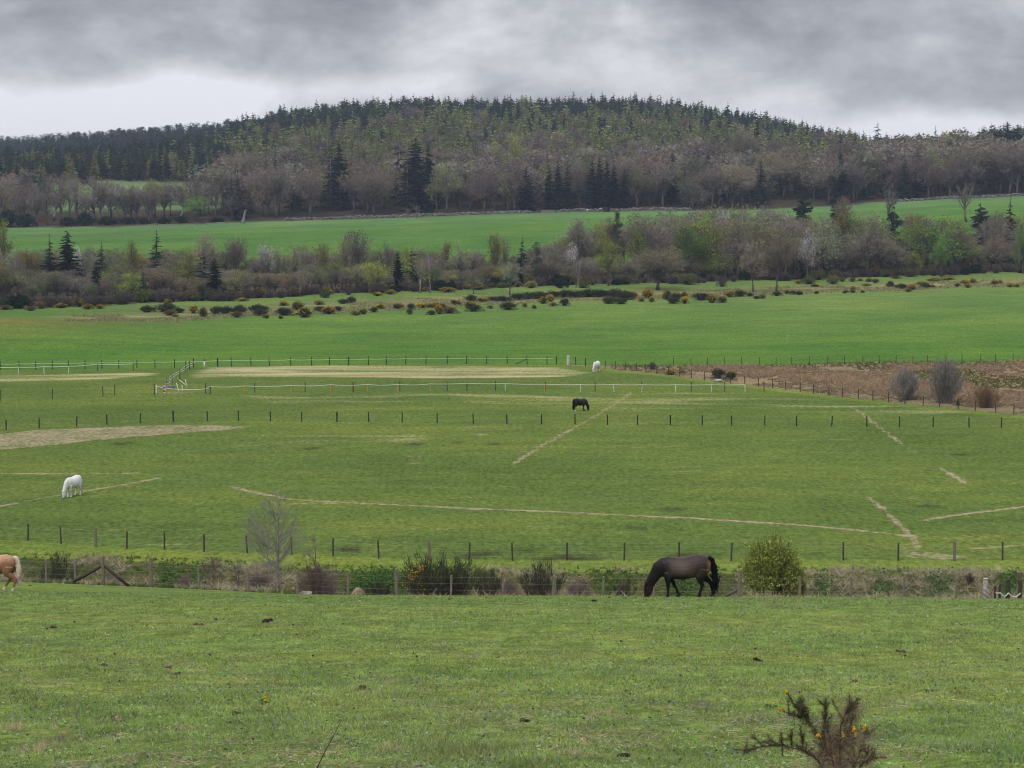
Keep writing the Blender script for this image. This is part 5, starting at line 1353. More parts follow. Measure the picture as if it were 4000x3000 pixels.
def horse(name, label, loc, yaw, scale, colour, mane_col, tail_col, feet=(.43, .05, -.60, -1.08), hocks=(-.70, -1.0), group=None, headless=False, long_mane=.09, tailshape=None):
    m = MB()
    loft(m, TORSO, n=20); loft(m, NECK, n=16); loft(m, HEAD, n=14)
    fl, fr, hl, hr = feet
    thick = lambda L: [(a, b, c * 1.16, d * 1.12) for a, b, c, d in L]
    loft(m, thick(leg_front(.44, fl)), .15, 12); loft(m, thick(leg_front(.36, fr)), -.15, 12)
    loft(m, thick(leg_hind(-.68, hocks[0], hl)), .15, 12); loft(m, thick(leg_hind(-.74, hocks[1], hr)), -.15, 12)
    for s in (-1, 1):                                  # ears
        loft(m, [(1.10, .47, .03, .025), (1.15, .515, .036, .02), (1.195, .545, .024, .012), (1.225, .56, .006, .005)], s * .075, 8)
    tmp = bpy.data.objects.new('tmp', m.mesh('tmp', M_COAT)); COL.objects.link(tmp)
    md = tmp.modifiers.new('r', 'REMESH'); md.mode = 'VOXEL'; md.voxel_size = .0165
    ms = tmp.modifiers.new('s', 'SMOOTH'); ms.factor = .5; ms.iterations = 5
    dg = bpy.context.evaluated_depsgraph_get()
    ev = bpy.data.meshes.new_from_object(tmp.evaluated_get(dg))
    V = np.zeros(len(ev.vertices) * 3, np.float32); ev.vertices.foreach_get('co', V); V = V.reshape(-1, 3)
    ev.calc_loop_triangles(); T = np.zeros(len(ev.loop_triangles) * 3, np.int32); ev.loop_triangles.foreach_get('vertices', T)
    me_old = tmp.data; bpy.data.objects.remove(tmp); bpy.data.meshes.remove(me_old); bpy.data.meshes.remove(ev)
    me = to_mesh('horse_body', V, T.reshape(-1, 3), colour(V[:, 0], V[:, 1], V[:, 2]), M_COAT)
    root = thing(name, label, 'horse', loc, yaw, group, (scale, scale, scale))
    link('body', me, root)
    # mane: locks along the crest, falling to both sides
    R = np.random.default_rng(int(abs(loc[0] * 13)) + 5)
    c = np.array([(.50, 1.35), (.66, 1.255), (.80, 1.13), (.92, .95), (1.03, .77), (1.12, .60), (1.17, .48), (1.20, .42)])
    n = 420; t = R.uniform(0, len(c) - 1.001, n); k = t.astype(int); f = (t - k)[:, None]
    p = c[k] * (1 - f) + c[k + 1] * f
    base = np.stack([p[:, 0] - .01, R.normal(size=n) * .02, p[:, 1] - .015], 1)
    side = np.where(R.random(n) < .65, 1, -1)
    tip = base + np.stack([-.03 - R.random(n) * .05 + R.normal(size=n) * .02 + .05 * R.random(n), side * R.uniform(.05, .13, n), -R.uniform(.3, 1.1, n) * long_mane + R.uniform(0, .045, n)], 1)
    hm = MB(); hm.slivers(base, tip, .035, np.array(mane_col) * R.uniform(.7, 1.25, (n, 1)))
    hm.tube([(q[0] - .012, 0, q[1] - .012) for q in c], [.02, .03, .034, .034, .032, .03, .026, .02], np.array(mane_col) * .9, 7)
    link('mane', hm.mesh('mane', M_HAIR), root)
    # tail
    ts = np.array(tailshape or [(-.90, 1.36), (-.985, 1.30), (-1.055, 1.14), (-1.10, .92), (-1.13, .66), (-1.14, .40), (-1.13, .13)])
    tm = MB(); tm.tube([(a, 0, b) for a, b in ts], [.05, .065, .085, .10, .10, .08, .03], np.array(tail_col), 9)
    n = 260; t = R.uniform(.4, len(ts) - 2.0, n); k = t.astype(int); f = (t - k)[:, None]
    p = ts[k] * (1 - f) + ts[k + 1] * f; e = ts[np.minimum(k + 2, len(ts) - 1)]
    b3 = np.stack([p[:, 0] + R.normal(size=n) * .06, R.normal(size=n) * .06, p[:, 1]], 1)
    e3 = np.stack([e[:, 0] + R.normal(size=n) * .06, R.normal(size=n) * .06, e[:, 1] - R.uniform(-.1, .06, n)], 1)
    tc = np.array(tail_col) * R.uniform(.6, 1.2, (n, 1))
    tm.slivers(b3, e3, .04, tc)
    link('tail', tm.mesh('tail', M_HAIR), root)
    for s in (-1, 1):
        em = MB(); V2, T2 = icos(); em.add(V2 * .022 + np.array([1.115, s * .088, .33]), T2, (.006, .005, .004)); link('eye', em.mesh('eye', M_PLASTIC), root)
    return root

def icos(sub=1):
    import bmesh
    bm = bmesh.new(); bmesh.ops.create_icosphere(bm, subdivisions=sub, radius=1)
    V = np.array([v.co[:] for v in bm.verts]); T = np.array([[v.index for v in f.verts] for f in bm.faces]); bm.free()
    return V, T

def sm_(x, a, b):
    t = np.clip((x - a) / (b - a), 0, 1); return t * t * (3 - 2 * t)
def mixc(a, b, t): return np.asarray(a) * (1 - t[:, None]) + np.asarray(b) * t[:, None]
def coat_bay(x, y, z):
    c = np.tile([.029, .020, .017], (len(x), 1))
    barrel = np.exp(-(((x + .02) / .42) ** 2 + ((z - 1.02) / .26) ** 2)); c = mixc(c, (.120, .086, .073), np.clip(barrel * 1.1, 0, 1))  # dappled barrel, with a highlight put into the coat colour
    croup = np.exp(-(((x + .55) / .26) ** 2 + ((z - 1.2) / .22) ** 2)); c = mixc(c, (.060, .046, .040), croup * .8)  # croup highlight, also part of the coat colour
    butt = sm_(-x, .78, .94) * sm_(z, .72, .9) * (1 - sm_(z, 1.15, 1.35)); c = mixc(c, (.21, .12, .065), butt * .85)
    flank = np.exp(-(((x + .36) / .12) ** 2 + ((z - .74) / .1) ** 2)); c = mixc(c, (.17, .095, .04), flank * .8)
    c = mixc(c, (.014, .011, .010), sm_(x, .34, .60))
    c = mixc(c, (.045, .026, .021), np.exp(-(((x - 1.0) / .12) ** 2 + ((z - .22) / .14) ** 2)) * .9)
    leg = (1 - sm_(z, .56, .82)) * (x < .80); c = mixc(c, (.010, .009, .009), leg)
    c = mixc(c, (.085, .045, .036), (1 - sm_(z, .03, .09)) * (x > .9))
    return c
def coat_white(x, y, z):
    c = np.tile([.70, .685, .665], (len(x), 1))
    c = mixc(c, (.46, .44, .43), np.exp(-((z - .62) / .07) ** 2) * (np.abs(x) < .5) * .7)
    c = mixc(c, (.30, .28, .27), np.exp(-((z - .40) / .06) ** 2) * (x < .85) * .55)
    c = mixc(c, (.50, .38, .30), np.exp(-(((x - .93) / .05) ** 2 + ((z - .50) / .14) ** 2)) * .7)
    c = mixc(c, (.40, .39, .41), np.exp(-(((x + .80) / .12) ** 2 + ((z - .95) / .2) ** 2)) * .5)
    c = mixc(c, (.05, .045, .045), (1 - sm_(z, .03, .10)) * (x > .9))
    c = mixc(c, (.62, .56, .46), (1 - sm_(z, .04, .10)) * (x < .9))
    return c
def coat_black(x, y, z):
    c = np.tile([.0085, .0085, .0100], (len(x), 1))
    c = mixc(c, (.020, .018, .019), np.exp(-(((x - .2) / .5) ** 2 + ((z - 1.15) / .2) ** 2)))
    return mixc(c, (.62, .60, .52), (1 - sm_(z, .17, .23)) * (x < -.3))
def coat_palomino(x, y, z):
    c = np.tile([.27, .135, .072], (len(x), 1))
    c = mixc(c, (.44, .26, .155), sm_(z, 1.0, 1.38))  # lighter upper body: light from above put into the coat colour
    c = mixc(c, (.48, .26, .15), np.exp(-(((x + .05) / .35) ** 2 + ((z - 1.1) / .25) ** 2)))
    c = mixc(c, (.30, .16, .085), np.exp(-(((x + .72) / .2) ** 2 + ((z - .95) / .3) ** 2)) * .7)
    c = mixc(c, (.17, .075, .04), np.exp(-((z - .62) / .1) ** 2) * .6)  # darker belly: shade put into the coat colour
    return mixc(c, (.62, .54, .46), (1 - sm_(z, .10, .18)) * (x < .9))

def horses():
    f = hit(2668, 2332); D = 66.3; u = (2668 - 2000) / FPX
    horse('horse', 'dark bay horse grazing on the brow of the near field beside the green bush', (u * D, D, hz(u * D, D) - .01), math.pi, 1.02, coat_bay, (.008, .007, .007), (.008, .007, .008))
    f = hit(283, 1939, 100)
    horse('horse', 'white pony grazing beside a worn path in the left paddock', f, math.radians(250), 1.07, coat_white, (.70, .67, .60), (.62, .58, .52), (.42, .30, -.78, -.62), (-.86, -.78), long_mane=.16)
    f = hit(2268, 1606, 130)
    horse('horse', 'black horse with white hind socks grazing near the middle of the paddocks', f, math.radians(38), .97, coat_black, (.007, .007, .008), (.007, .007, .008), (.62, .20, -.78, -.86), (-.92, -.98), tailshape=[(-.90, 1.36), (-.97, 1.30), (-1.01, 1.14), (-1.02, .92), (-1.02, .66), (-1.02, .40), (-1.02, .16)])
    f = hit(2329, 1452, 130)
    horse('horse', 'small distant white pony with a black muzzle at the far paddock fence', f, math.radians(246), .97, coat_white, (.68, .66, .60), (.55, .50, .42), (.46, .34, -.74, -.60), (-.84, -.78), long_mane=.16)
    u = (-58 - 2000) / FPX; D = 73.0
    horse('horse', 'palomino horse with a white tail cut off by the left edge', (u * D, D, hz(u * D, D) - .01), math.radians(176), .945, coat_palomino, (.62, .54, .42), (.66, .57, .46), (.55, .20, -.92, -.48), (-1.0, -.72), tailshape=[(-.90, 1.34), (-.985, 1.32), (-1.05, 1.18), (-1.08, .95), (-1.09, .68), (-1.10, .42), (-1.09, .18)])


# ------------------------------------------------------------------ vegetation of the ditch
def tufts(m, pos, h, col, n=12, lean=.7, w=.03, colvar=.25):
    """pos: n x 3 feet; every tuft a fan of blades"""
    k = len(pos); h = np.broadcast_to(np.asarray(h, float), (k,))
    P_ = np.repeat(pos, n, 0); H = np.repeat(h, n) * rng.uniform(.5, 1.15, k * n)
    C = np.repeat(np.asarray(col, float) if np.ndim(col) == 2 else np.tile(col, (k, 1)), n, 0) * rng.uniform(1 - colvar, 1 + colvar, (k * n, 1))
    th = rng.uniform(0, 6.28, k * n); l = rng.uniform(.45 if lean > 1.4 else 0, 1, k * n) * lean
    d = np.stack([np.cos(th) * np.sin(l), np.sin(th) * np.sin(l), np.cos(l)], 1)
    base = P_ + np.stack([rng.normal(size=k * n), rng.normal(size=k * n), np.zeros(k * n)], 1) * np.repeat(h, n)[:, None] * .12
    m.slivers(base, base + d * H[:, None], w * (.6 + .8 * rng.random(k * n)), C)

def ditch():
    global rng
    rng = np.random.default_rng(77)
    def field(n, a, b):
        u = rng.uniform(-.29, .29, n); t = rng.uniform(0, 1, n)
        d0, d1 = L_A(u) + a, L_BANK(u) + b
        D = d0 + (d1 - d0) * t; x = u * D
        return u, D, x, t
    m = MB()
    u, D, x, t = field(9000, .2, 1.0)
    px = 2000 + FPX * u
    amount = lump(x, D, .35, 1) + .55 * (px > 2900) - .15 * (px < 2900) - .5 * ((px > 1350) & (px < 1600))
    k = amount > np.where(px < 2900, .02, -.15)
    P_ = np.stack([x, D, height(x, D) - .03], 1)[k]
    pale = rng.random(k.sum())[:, None]
    tufts(m, P_, rng.uniform(.35, .85, k.sum()), np.array([.52, .45, .30]) * (1 - pale) + np.array([.33, .29, .19]) * pale, 18, 1.5, .04)
    o = link('dry_grass', m.mesh('dry_grass', M_GRASS)); tag(o, 'pale dead grass hanging in mats over the banks of the ditch', 'dry grass', kind='stuff')
    m = MB()
    u, D, x, t = field(9000, -.4, 1.6)
    px = 2000 + FPX * u
    k = (lump(x, D, .3, 5) + .35 * (px < 2900) > .05) | ((t > .86) & (lump(x, D, .8, 14) > -.1)) | ((px > 1340) & (px < 1600) & (t > .3))
    x, D = x[k], D[k]; n = len(x)
    g = rng.random(n)[:, None]
    tufts(m, np.stack([x, D, height(x, D) - .03], 1), rng.uniform(.10, .36, n), np.array([.09, .165, .04]) * (1 - g) + np.array([.15, .215, .055]) * g, 13, 1.1, .045)
    o = link('ditch_greenery', m.mesh('ditch_greenery', M_GRASS)); tag(o, 'fresh green grass and nettles along the ditch', 'greenery', kind='stuff')
    m = MB()                                         # clumps of nettle and dock with broad leaves
    for cx, rx, n in ((1470, 130, 1900), (2390, 120, 600), (3240, 50, 420), (3465, 45, 360), (3690, 55, 520), (3975, 50, 520), (2700, 130, 800), (760, 100, 400), (640, 50, 300)):
        q = cx + rng.normal(size=n) * rx * .5; uu = (q - 2000) / FPX
        dd = np.clip(L_BANK(uu) - 3.0 + rng.normal(size=n) * 1.5, L_A(uu) + 3, L_BANK(uu) + .4)
        zz = height(uu * dd, dd) + rng.uniform(.0, .30, n)
        m.leaves(np.stack([uu * dd, dd, zz], 1), rng.uniform(.10, .22, n), np.array([.075, .15, .038]) * rng.uniform(.5, 1.7, (n, 1)), .3)
    o = link('nettles', m.mesh('nettles', M_GRASS)); tag(o, 'patches of broad leaved green nettles on the far bank of the ditch', 'nettles', kind='stuff')

    shrub_proto('broom', 3, broom)
    shrub_proto('broom_flower', 1, broom, plumes=30, flower=1)
    shrub_proto('bramble', 2, stems=420, col=(.20, .15, .14), dark=(.17, .12, .11), w=.008, upright=.3, hollow=.5)
    shrub_proto('hawthorn', 1, stems=700, col=(.17, .20, .05), dark=(.10, .085, .06), w=.012, upright=.7, hollow=.2, leaf=3, leafsize=.034, leafcol=(.34, .385, .085), hgt=1.0)
    shrub_proto('bare_willow', 2, stems=520, col=(.24, .22, .19), dark=(.20, .18, .15), w=.010, upright=1.1, hollow=.22)
    shrub_proto('tan_willow', 1, stems=420, col=(.20, .15, .08), dark=(.16, .12, .08), w=.010, upright=1.1, hollow=.3)
    NAMES.update(broom='broom_bush', broom_flower='broom_bush', bramble='bramble_thicket', hawthorn='hawthorn_bush', bare_willow='bare_bush', tan_willow='bare_bush')
    for kind, px, top, D, w, lab in [
        ('broom', 226, 2146, 103, 175, 'dark green broom bush with upright shoots behind the left end of the near fence'),
        ('broom_flower', 1670, 2158, 97, 230, 'large dark broom bush with a few yellow flowers on its left side'),
        ('broom', 1780, 2172, 98, 190, 'dark spiky broom bush growing into the one with yellow flowers'),
        ('broom', 1915, 2215, 98, 160, 'low dark broom right of the spiky broom bush'),
        ('broom', 2115, 2180, 98, 215, 'upright sparse broom bush in the middle of the ditch'),
        ('broom', 2435, 2248, 100, 100, 'low green broom left of the grazing dark bay horse'),
        ('broom', 1480, 2262, 97, 110, 'small dark broom beside the sandy boulder'),
        ('broom', 3790, 2232, 112, 40, 'small grey green bush on the far ditch bank at the right'),
        ('bramble', 2260, 2254, 97, 150, 'reddish brown bramble thicket in the ditch'),
        ('bramble', 1250, 2196, 97, 220, 'purplish bramble thicket right of the pale bare birch'),
        ('bramble', 1010, 2222, 97, 160, 'purplish bramble thicket left of the pale bare birch'),
        ('bramble', 720, 2238, 98, 90, 'low brown bramble beyond the third straining post'),
        ('bramble', 1990, 2250, 97, 110, 'brown bramble between two broom bushes'),
        ('bramble', 440, 2225, 102, 110, 'brownish bramble behind the braced straining post'),
        ('hawthorn', 3014, 2090, 97, 270, 'rounded bush in fresh yellow green leaf behind the near fence'),
        ('hawthorn', 3120, 2215, 98, 70, 'low leafy shoot at the right side of the fresh green bush')]:
        shrub_px(kind, px, top, D, w, lab, None, 'bush')
    # pale bare birch, several stems, with fine upswept branches
    def birch(px, top, D, wpx, lab, seed, stems, col, tips, name):
        global rng
        u, v = ratio(px, top); x = float(u * D); H = float(CAM_Z + v * D) - hz(x, D); keep = rng; R = rng = np.random.default_rng(seed)
        tr, cr = MB(), MB(); W = wpx * D / FPX
        for k in range(stems):
            th = 2 * math.pi * k / stems + .4; lean = np.array([math.cos(th) * W * .26, math.sin(th) * .3, 0]) * (0 if k == 0 else 1)
            hk = H * (1 if k == 0 else R.uniform(.6, .9)); zs = np.linspace(0, 1, 8)
            st = np.stack([lean[0] * zs**.7 + R.normal(size=8) * .03 * zs, lean[1] * zs + R.normal(size=8) * .03 * zs, zs * hk], 1)
            tr.tube(st, np.linspace(.055 if k == 0 else .035, .006, 8), col, 7)
            for j in range(tips // stems):
                z0 = R.uniform(.12, .93) ** .9; i = min(int(z0 * 7), 6); f = z0 * 7 - i; p = st[i] * (1 - f) + st[i + 1] * f
                a = R.uniform(0, 6.28); L = W * .5 * (1.05 - z0) ** .6 * R.uniform(.45, 1.05)
                d = np.array([math.cos(a), math.sin(a) * .8, R.uniform(.25, 1.0)]); d /= np.linalg.norm(d)
                q1 = p + d * L * .5; q2 = p + d * L + np.array([0, 0, L * R.uniform(.05, .4)])
                tr.tube([p, q1, q2], [.014, .009, .004], np.array(col) * .95, 4, False)
                for _ in range(5):
                    t = R.uniform(.25, 1); b = q1 * (1 - t) + q2 * t; dd = d + R.normal(size=3) * .5 + np.array([0, 0, .3]); dd /= np.linalg.norm(dd)
                    e = b + dd * L * R.uniform(.25, .55); tr.tube([b, e], [.006, .003], np.array(col) * .9, 3, False)
                    bb = b + (e - b) * R.uniform(.2, 1, 5)[:, None]; d5 = dd + R.normal(size=(5, 3)) * .55
                    cr.slivers(bb[:3], (bb + d5 * .2)[:3], .008, np.array(col) * .8)
        rng = keep
        r = thing(name, lab, 'tree', (x, D, hz(x, D) - .03)); link('trunk', tr.mesh('trunk', M_BARK), r); link('crown', cr.mesh('crown', M_TWIG), r)
    birch(1085, 1905, 95.5, 360, 'bare pale grey birch with many fine branches standing in the ditch', 5, 3, (.25, .23, .21), 140, 'birch_tree')
    birch(1232, 2095, 96.5, 150, 'thin reddish sapling right of the pale bare birch', 8, 4, (.20, .135, .105), 50, 'sapling')
    birch(835, 2148, 97.5, 130, 'thin reddish saplings left of the pale bare birch', 9, 4, (.20, .14, .11), 44, 'sapling')
    birch(930, 2175, 97.0, 90, 'thin twiggy sapling between the reddish saplings and the birch', 12, 3, (.17, .13, .11), 30, 'sapling')
    # stones by the fence
    for px, dd, w, h, lab in ((1392, 2.2, .70, .50, 'large sandy boulder behind the near fence'), (1600, .6, .75, .20, 'flat pale stone under the near fence below the flowering broom'), (1702, .5, .70, .16, 'flat grey stone right of another below the broom'), (1185, .5, .55, .2, 'flat pale stone at the foot of the near fence by the birch')):
        u = (px - 2000) / FPX; D = float(L_A(u)) + dd; V, T = icos(3)
        R = np.random.default_rng(px); nz = 1 + .12 * np.sin(V[:, 0] * 3 + R.uniform(0, 6)) + .1 * np.sin(V[:, 1] * 4 + V[:, 2] * 3) + .05 * R.normal(size=len(V))
        m = MB(); m.add(V * nz[:, None] * np.array([w / 2, w * .35, h * .75]), T, (.26, .20, .13) if h > .3 else (.27, .25, .215))
        tag(link('boulder' if h > .3 else 'stone', m.mesh('boulder', M_STONE), None, (u * D, D, hz(u * D, D) + h * .22), (0, 0, .4)), lab, 'rock')


def bracken():
    global rng
    rng = np.random.default_rng(31); random.seed(31)
    n = 26000
    u = rng.uniform(.05, .30, n); D = rng.uniform(185, 292, n)
    k = (D > L_F(u) + 1.2) & (D < L_E(u) + .5)
    u, D = u[k], D[k]; x = u * D
    amt = lump(x, D, .12, 2) + .55 * lump(x, D, .5, 4)
    green = (lump(x, D, .09, 9) > .42) | (D > L_E(u) - 6) & (rng.random(len(u)) < .5)
    m = MB(); k = ~green & (amt > -.45)
    c = rng.random(k.sum())[:, None]; q = np.clip(amt[k] + .5, 0, 1)[:, None]
    col = (np.array([.30, .20, .125]) * c + np.array([.40, .31, .20]) * (1 - c)) * (.75 + .4 * q)
    tufts(m, np.stack([x, D, height(x, D) - .03], 1)[k], .28 + .5 * np.clip(amt[k] + .35, 0, 1), col, 12, 1.45, .10)
    tag(link('bracken', m.mesh('bracken', M_GRASS)), 'rusty brown dead bracken covering the rough corner on the right', 'bracken', kind='stuff')
    m = MB(); k = green; g = rng.random(k.sum())[:, None]
    tufts(m, np.stack([x, D, height(x, D) - .03], 1)[k], .35, np.array([.10, .125, .035]) * g + np.array([.20, .18, .09]) * (1 - g), 9, 1.1, .08)
    tag(link('rough_grass', m.mesh('rough_grass', M_GRASS)), 'rough green and straw grass among the bracken', 'rough grass', kind='stuff')
    # rank grass on the bank below the gorse
    m = MB(); n = 16000; u = rng.uniform(-.225, .29, n); D = L_TOP(u) + rng.uniform(-2.0, 30, n); x = u * D
    k = (lump(x, D, .16, 6) + .5 * (D < L_TOP(u) + 14) > .1) & (D < L_BELT(u) + 4); x, D = x[k], D[k]; n = len(x); c = rng.random((n, 1))
    tufts(m, np.stack([x, D, height(x, D) - .03], 1), rng.uniform(.25, .7, n), np.array([.40, .36, .20]) * c + np.array([.20, .24, .09]) * (1 - c), 7, 1.2, .11)
    tag(link('bank_grass', m.mesh('bank_grass', M_GRASS)), 'rank straw and olive grass on the gorse bank', 'rough grass', kind='stuff')
    for kind, px, base, top, w, lab in [('bare_willow', 3540, 1562, 1420, 150, 'left, lower of two large bare grey bushes in the bracken'), ('bare_willow', 3692, 1574, 1378, 165, 'tallest bare grey bush with upright stems in the bracken'), ('tan_willow', 3850, 1592, 1492, 120, 'tan coloured bare bush right of the tall grey ones in the bracken'),
                                        ('gorse', 2806, 1478, 1435, 70, 'dark green gorse at the tip of the bracken'), ('gorse', 2856, 1482, 1448, 60, 'lower dark gorse beside the one at the tip of the bracken'), ('gorse_many', 2622, 1464, 1438, 42, 'yellow flowering gorse behind the diagonal post line'), ('gorse_brown', 2665, 1458, 1444, 36, 'small brown gorse right of the yellow one on the post line'), ('grey_bush', 2548, 1444, 1408, 40, 'faint grey twiggy bush on the far fence near the distant pony'), ('gorse', 3742, 1585, 1560, 16, 'tiny dark bush on the diagonal post line')]:
        shrub_at(kind, px, base, top, w, lab, None, 'bush', 130)
    f = hit(2806, 1492, 130); m = MB()
    m.tube([(0, 0, 0), (0, 0, .05), (0, 0, .22), (0, 0, .34), (0, 0, .36)], [.40, .48, .52, .30, .12], (.33, .37, .42), 16)
    r = thing('water_trough', 'pale bluish upturned round trough beside the diagonal post line', 'trough', f); link('basin', m.mesh('basin', M_PLASTIC), r)
    m = MB(); m.tube([(0, 0, .20), (0, 0, .24)], .56, (.42, .46, .52), 16); link('rim', m.mesh('rim', M_PLASTIC), r)


# ------------------------------------------------------------------ small things on the far side of the valley
def far_things():
    # dead standing trunk in the upper field
    def stem(m, path, r, col, sides=8): m.tube(path, r, col, sides)
    u, v = ratio(953, 819); D = 782; x = u * D; z0 = hz(x, D); H = CAM_Z + v * D - z0
    r = thing('dead_tree', 'grey dead tree stump with a broken top standing alone in the upper field', 'tree', (x, D, z0)); m = MB()
    stem(m, [(-.5, 0, -.2), (-.3, 0, H * .15), (0, 0, H * .45), (.35, 0, H * .75), (.5, 0, H * .9)], [1.15, .8, .5, .38, .3], (.19, .17, .155)); link('trunk', m.mesh('trunk', M_BARK), r)
    m = MB(); stem(m, [(.45, 0, H * .85), (.2, 0, H * .97)], [.28, .08], (.18, .16, .145)); stem(m, [(.5, 0, H * .85), (1.0, 0, H), (1.5, .1, H * .96)], [.26, .14, .05], (.18, .16, .145)); stem(m, [(0, 0, H * .5), (.9, 0, H * .6)], [.2, .05], (.18, .16, .145)); link('broken_limb', m.mesh('broken_limb', M_BARK), r)
    for px, top, w, lab in ((1594, 806, 46, 'left, smaller of two pale bare trees in the upper field'), (1628, 792, 54, 'right, taller of two pale bare trees in the upper field')):
        tree_px('open_bare', px, top, 786, w, lab)
    # old wooden rails left of the dead trunk
    spec = [(px, 892 - (px - 582) * .012, 1.0, P_GREY, 1.6, None) for px in range(582, 925, 38)]
    feet = []
    for px, _, *_r in spec:
        u = (px - 2000) / FPX; D = float(L_UP1(u)) - 9; feet.append(Vector((u * D, D, hz(u * D, D))))
    r = thing('wooden_fence', 'remains of a low wooden fence left of the dead tree stump', 'fence', feet[0])
    for k, f in enumerate(feet): link('post', P_GREY[k % 3], r, f - feet[0], (0, 0, k), (2, 2, .9))
    for a, b, h in ((0, 1, .8), (1, 3, .35), (6, 7, .6), (7, 8, .7)):
        m = MB(); m.tube([tuple(feet[a] - feet[0] + Vector((0, -.1, h))), tuple(feet[b] - feet[0] + Vector((0, -.1, h)))], .09, (.32, .28, .24), 5); link('rail', m.mesh('rail', M_WOOD), r)
    # dry stone wall at the foot of the wood
    def wall(p0, p1, lab, gap=()):
        R = np.random.default_rng(int(p0)); m = MB(); px = p0; V0, T0 = icos(1)
        while px < p1:
            u = (px - 2000) / FPX; D = float(L_UP1(u)) + 1.6; x = u * D; z = hz(x, D)
            for q in range(4):
                s = R.uniform(.35, .62, 3) * np.array([1.1, .8, .62]); c = np.array([.17, .16, .15]) * R.uniform(.6, 1.5)
                m.add(V0 * s * (1 + .15 * R.normal(size=(len(V0), 1))) + np.array([x + R.uniform(-.4, .4), D + R.uniform(-.2, .2), z + .1 + .26 * q * R.uniform(.6, 1.2)]), T0, c)
            px += R.uniform(5, 8)
        tag(link('stone_wall', m.mesh('stone_wall', M_STONE)), lab, 'wall')
    wall(1120, 2080, 'grey dry stone wall along the foot of the wood above the long upper field')
    wall(2180, 2700, 'darker dry stone wall at the foot of the wood near the small hut')
    wall(3500, 4150, 'dry stone wall above the right end of the upper field')
    # hut, hurdle, sheep
    u = (2368 - 2000) / FPX; D = float(L_UP1(u)) - 1.5; x = u * D
    r = thing('hut', 'small dark hut on the upper edge of the field below the row of five firs', 'hut', (x, D, hz(x, D)))
    m = MB(); m.box((0, .9, .85), (2.6, .1, 1.7), (.04, .036, .032)); m.box((-1.35, 0, .85), (.1, 1.9, 1.7), (.05, .045, .04)); m.box((1.35, 0, .85), (.1, 1.9, 1.7), (.05, .045, .04)); link('wall', m.mesh('wall', M_WOOD, False), r)
    m = MB(); m.box((0, 0, 1.78), (3.1, 2.4, .14), (.09, .085, .08)); link('roof', m.mesh('roof', M_WOOD, False), r)
    m = MB(); m.box((-.5, -.9, .75), (1.2, .08, 1.5), (.055, .048, .04)); link('door', m.mesh('door', M_WOOD, False), r)
    u = (2140 - 2000) / FPX; D = float(L_UP1(u)) - 1; x = u * D
    r = thing('wooden_hurdle', 'pale wooden hurdle panel standing below the paired firs', 'hurdle', (x, D, hz(x, D)))
    for k in range(5): link('post', P_GREY[0], r, (-2.6 + 1.3 * k, 0, 0), None, (1.8, 1.8, 1.15))
    for k in range(4):
        m = MB(); m.box((0, -.12, .25 + .27 * k), (5.4, .06, .14), (.27, .24, .21)); link('rail', m.mesh('rail', M_WOOD, False), r)
    for px, py, rz, lab in ((2294, 826, .3, 'white sheep on the upper field, left of the small hut and farther from it'), (2346, 820, 2.6, 'white sheep on the upper field, close to the small hut')):
        f = hit(px, py, 600); m = MB()
        loft(m, [(-.48, .58, .10, .1), (-.42, .58, .22, .2), (-.1, .58, .27, .25), (.3, .60, .24, .22), (.45, .60, .1, .1)], 0, 10)
        for sx in (-.3, .25):
            for sy in (-.13, .13): m.tube([(sx, sy, .4), (sx, sy, 0)], .05, (.5, .48, .45), 5)
        m.C = [np.full_like(c, .62) for c in m.C]
        r = thing('sheep', lab, 'sheep', f, rz); link('body', m.mesh('body', M_HAIR), r)
        m = MB(); loft(m, [(.38, .66, .12, .09), (.58, .62, .11, .08), (.74, .48, .07, .055)], 0, 8); m.C = [np.full_like(c, .5) for c in m.C]; link('head', m.mesh('head', M_HAIR), r)
    # lattice mast on the far ridge
    u, v = ratio(613, 494); D = 1676; x = u * D; z0 = hz(x, D); H = CAM_Z + v * D - z0
    r = thing('lattice_mast', 'pale bluish lattice mast among the pines on the far left ridge', 'mast', (x, D, z0)); m = MB(); w = 1.5; c = (.42, .50, .60)
    for a in (-1, 1):
        for b in (-1, 1): m.tube([(a * w, b * w, -1), (a * w * .7, b * w * .7, H)], .16, c, 4)
    link('leg', m.mesh('mast_leg', M_WIRE), r); m = MB(); n = int(H / 2.2)
    for k in range(n):
        z, zz = k * 2.2, (k + 1) * 2.2; p = w * (1 - .3 * z / H); q = w * (1 - .3 * zz / H)
        for b in (-1, 1):
            m.tube([(-p, b * p, z), (q, b * q, zz)], .09, c, 3); m.tube([(p, b * p, z), (-q, b * q, zz)], .09, c, 3); m.tube([(-q, b * q, zz), (q, b * q, zz)], .1, c, 3)
    link('bracing', m.mesh('bracing', M_WIRE), r)


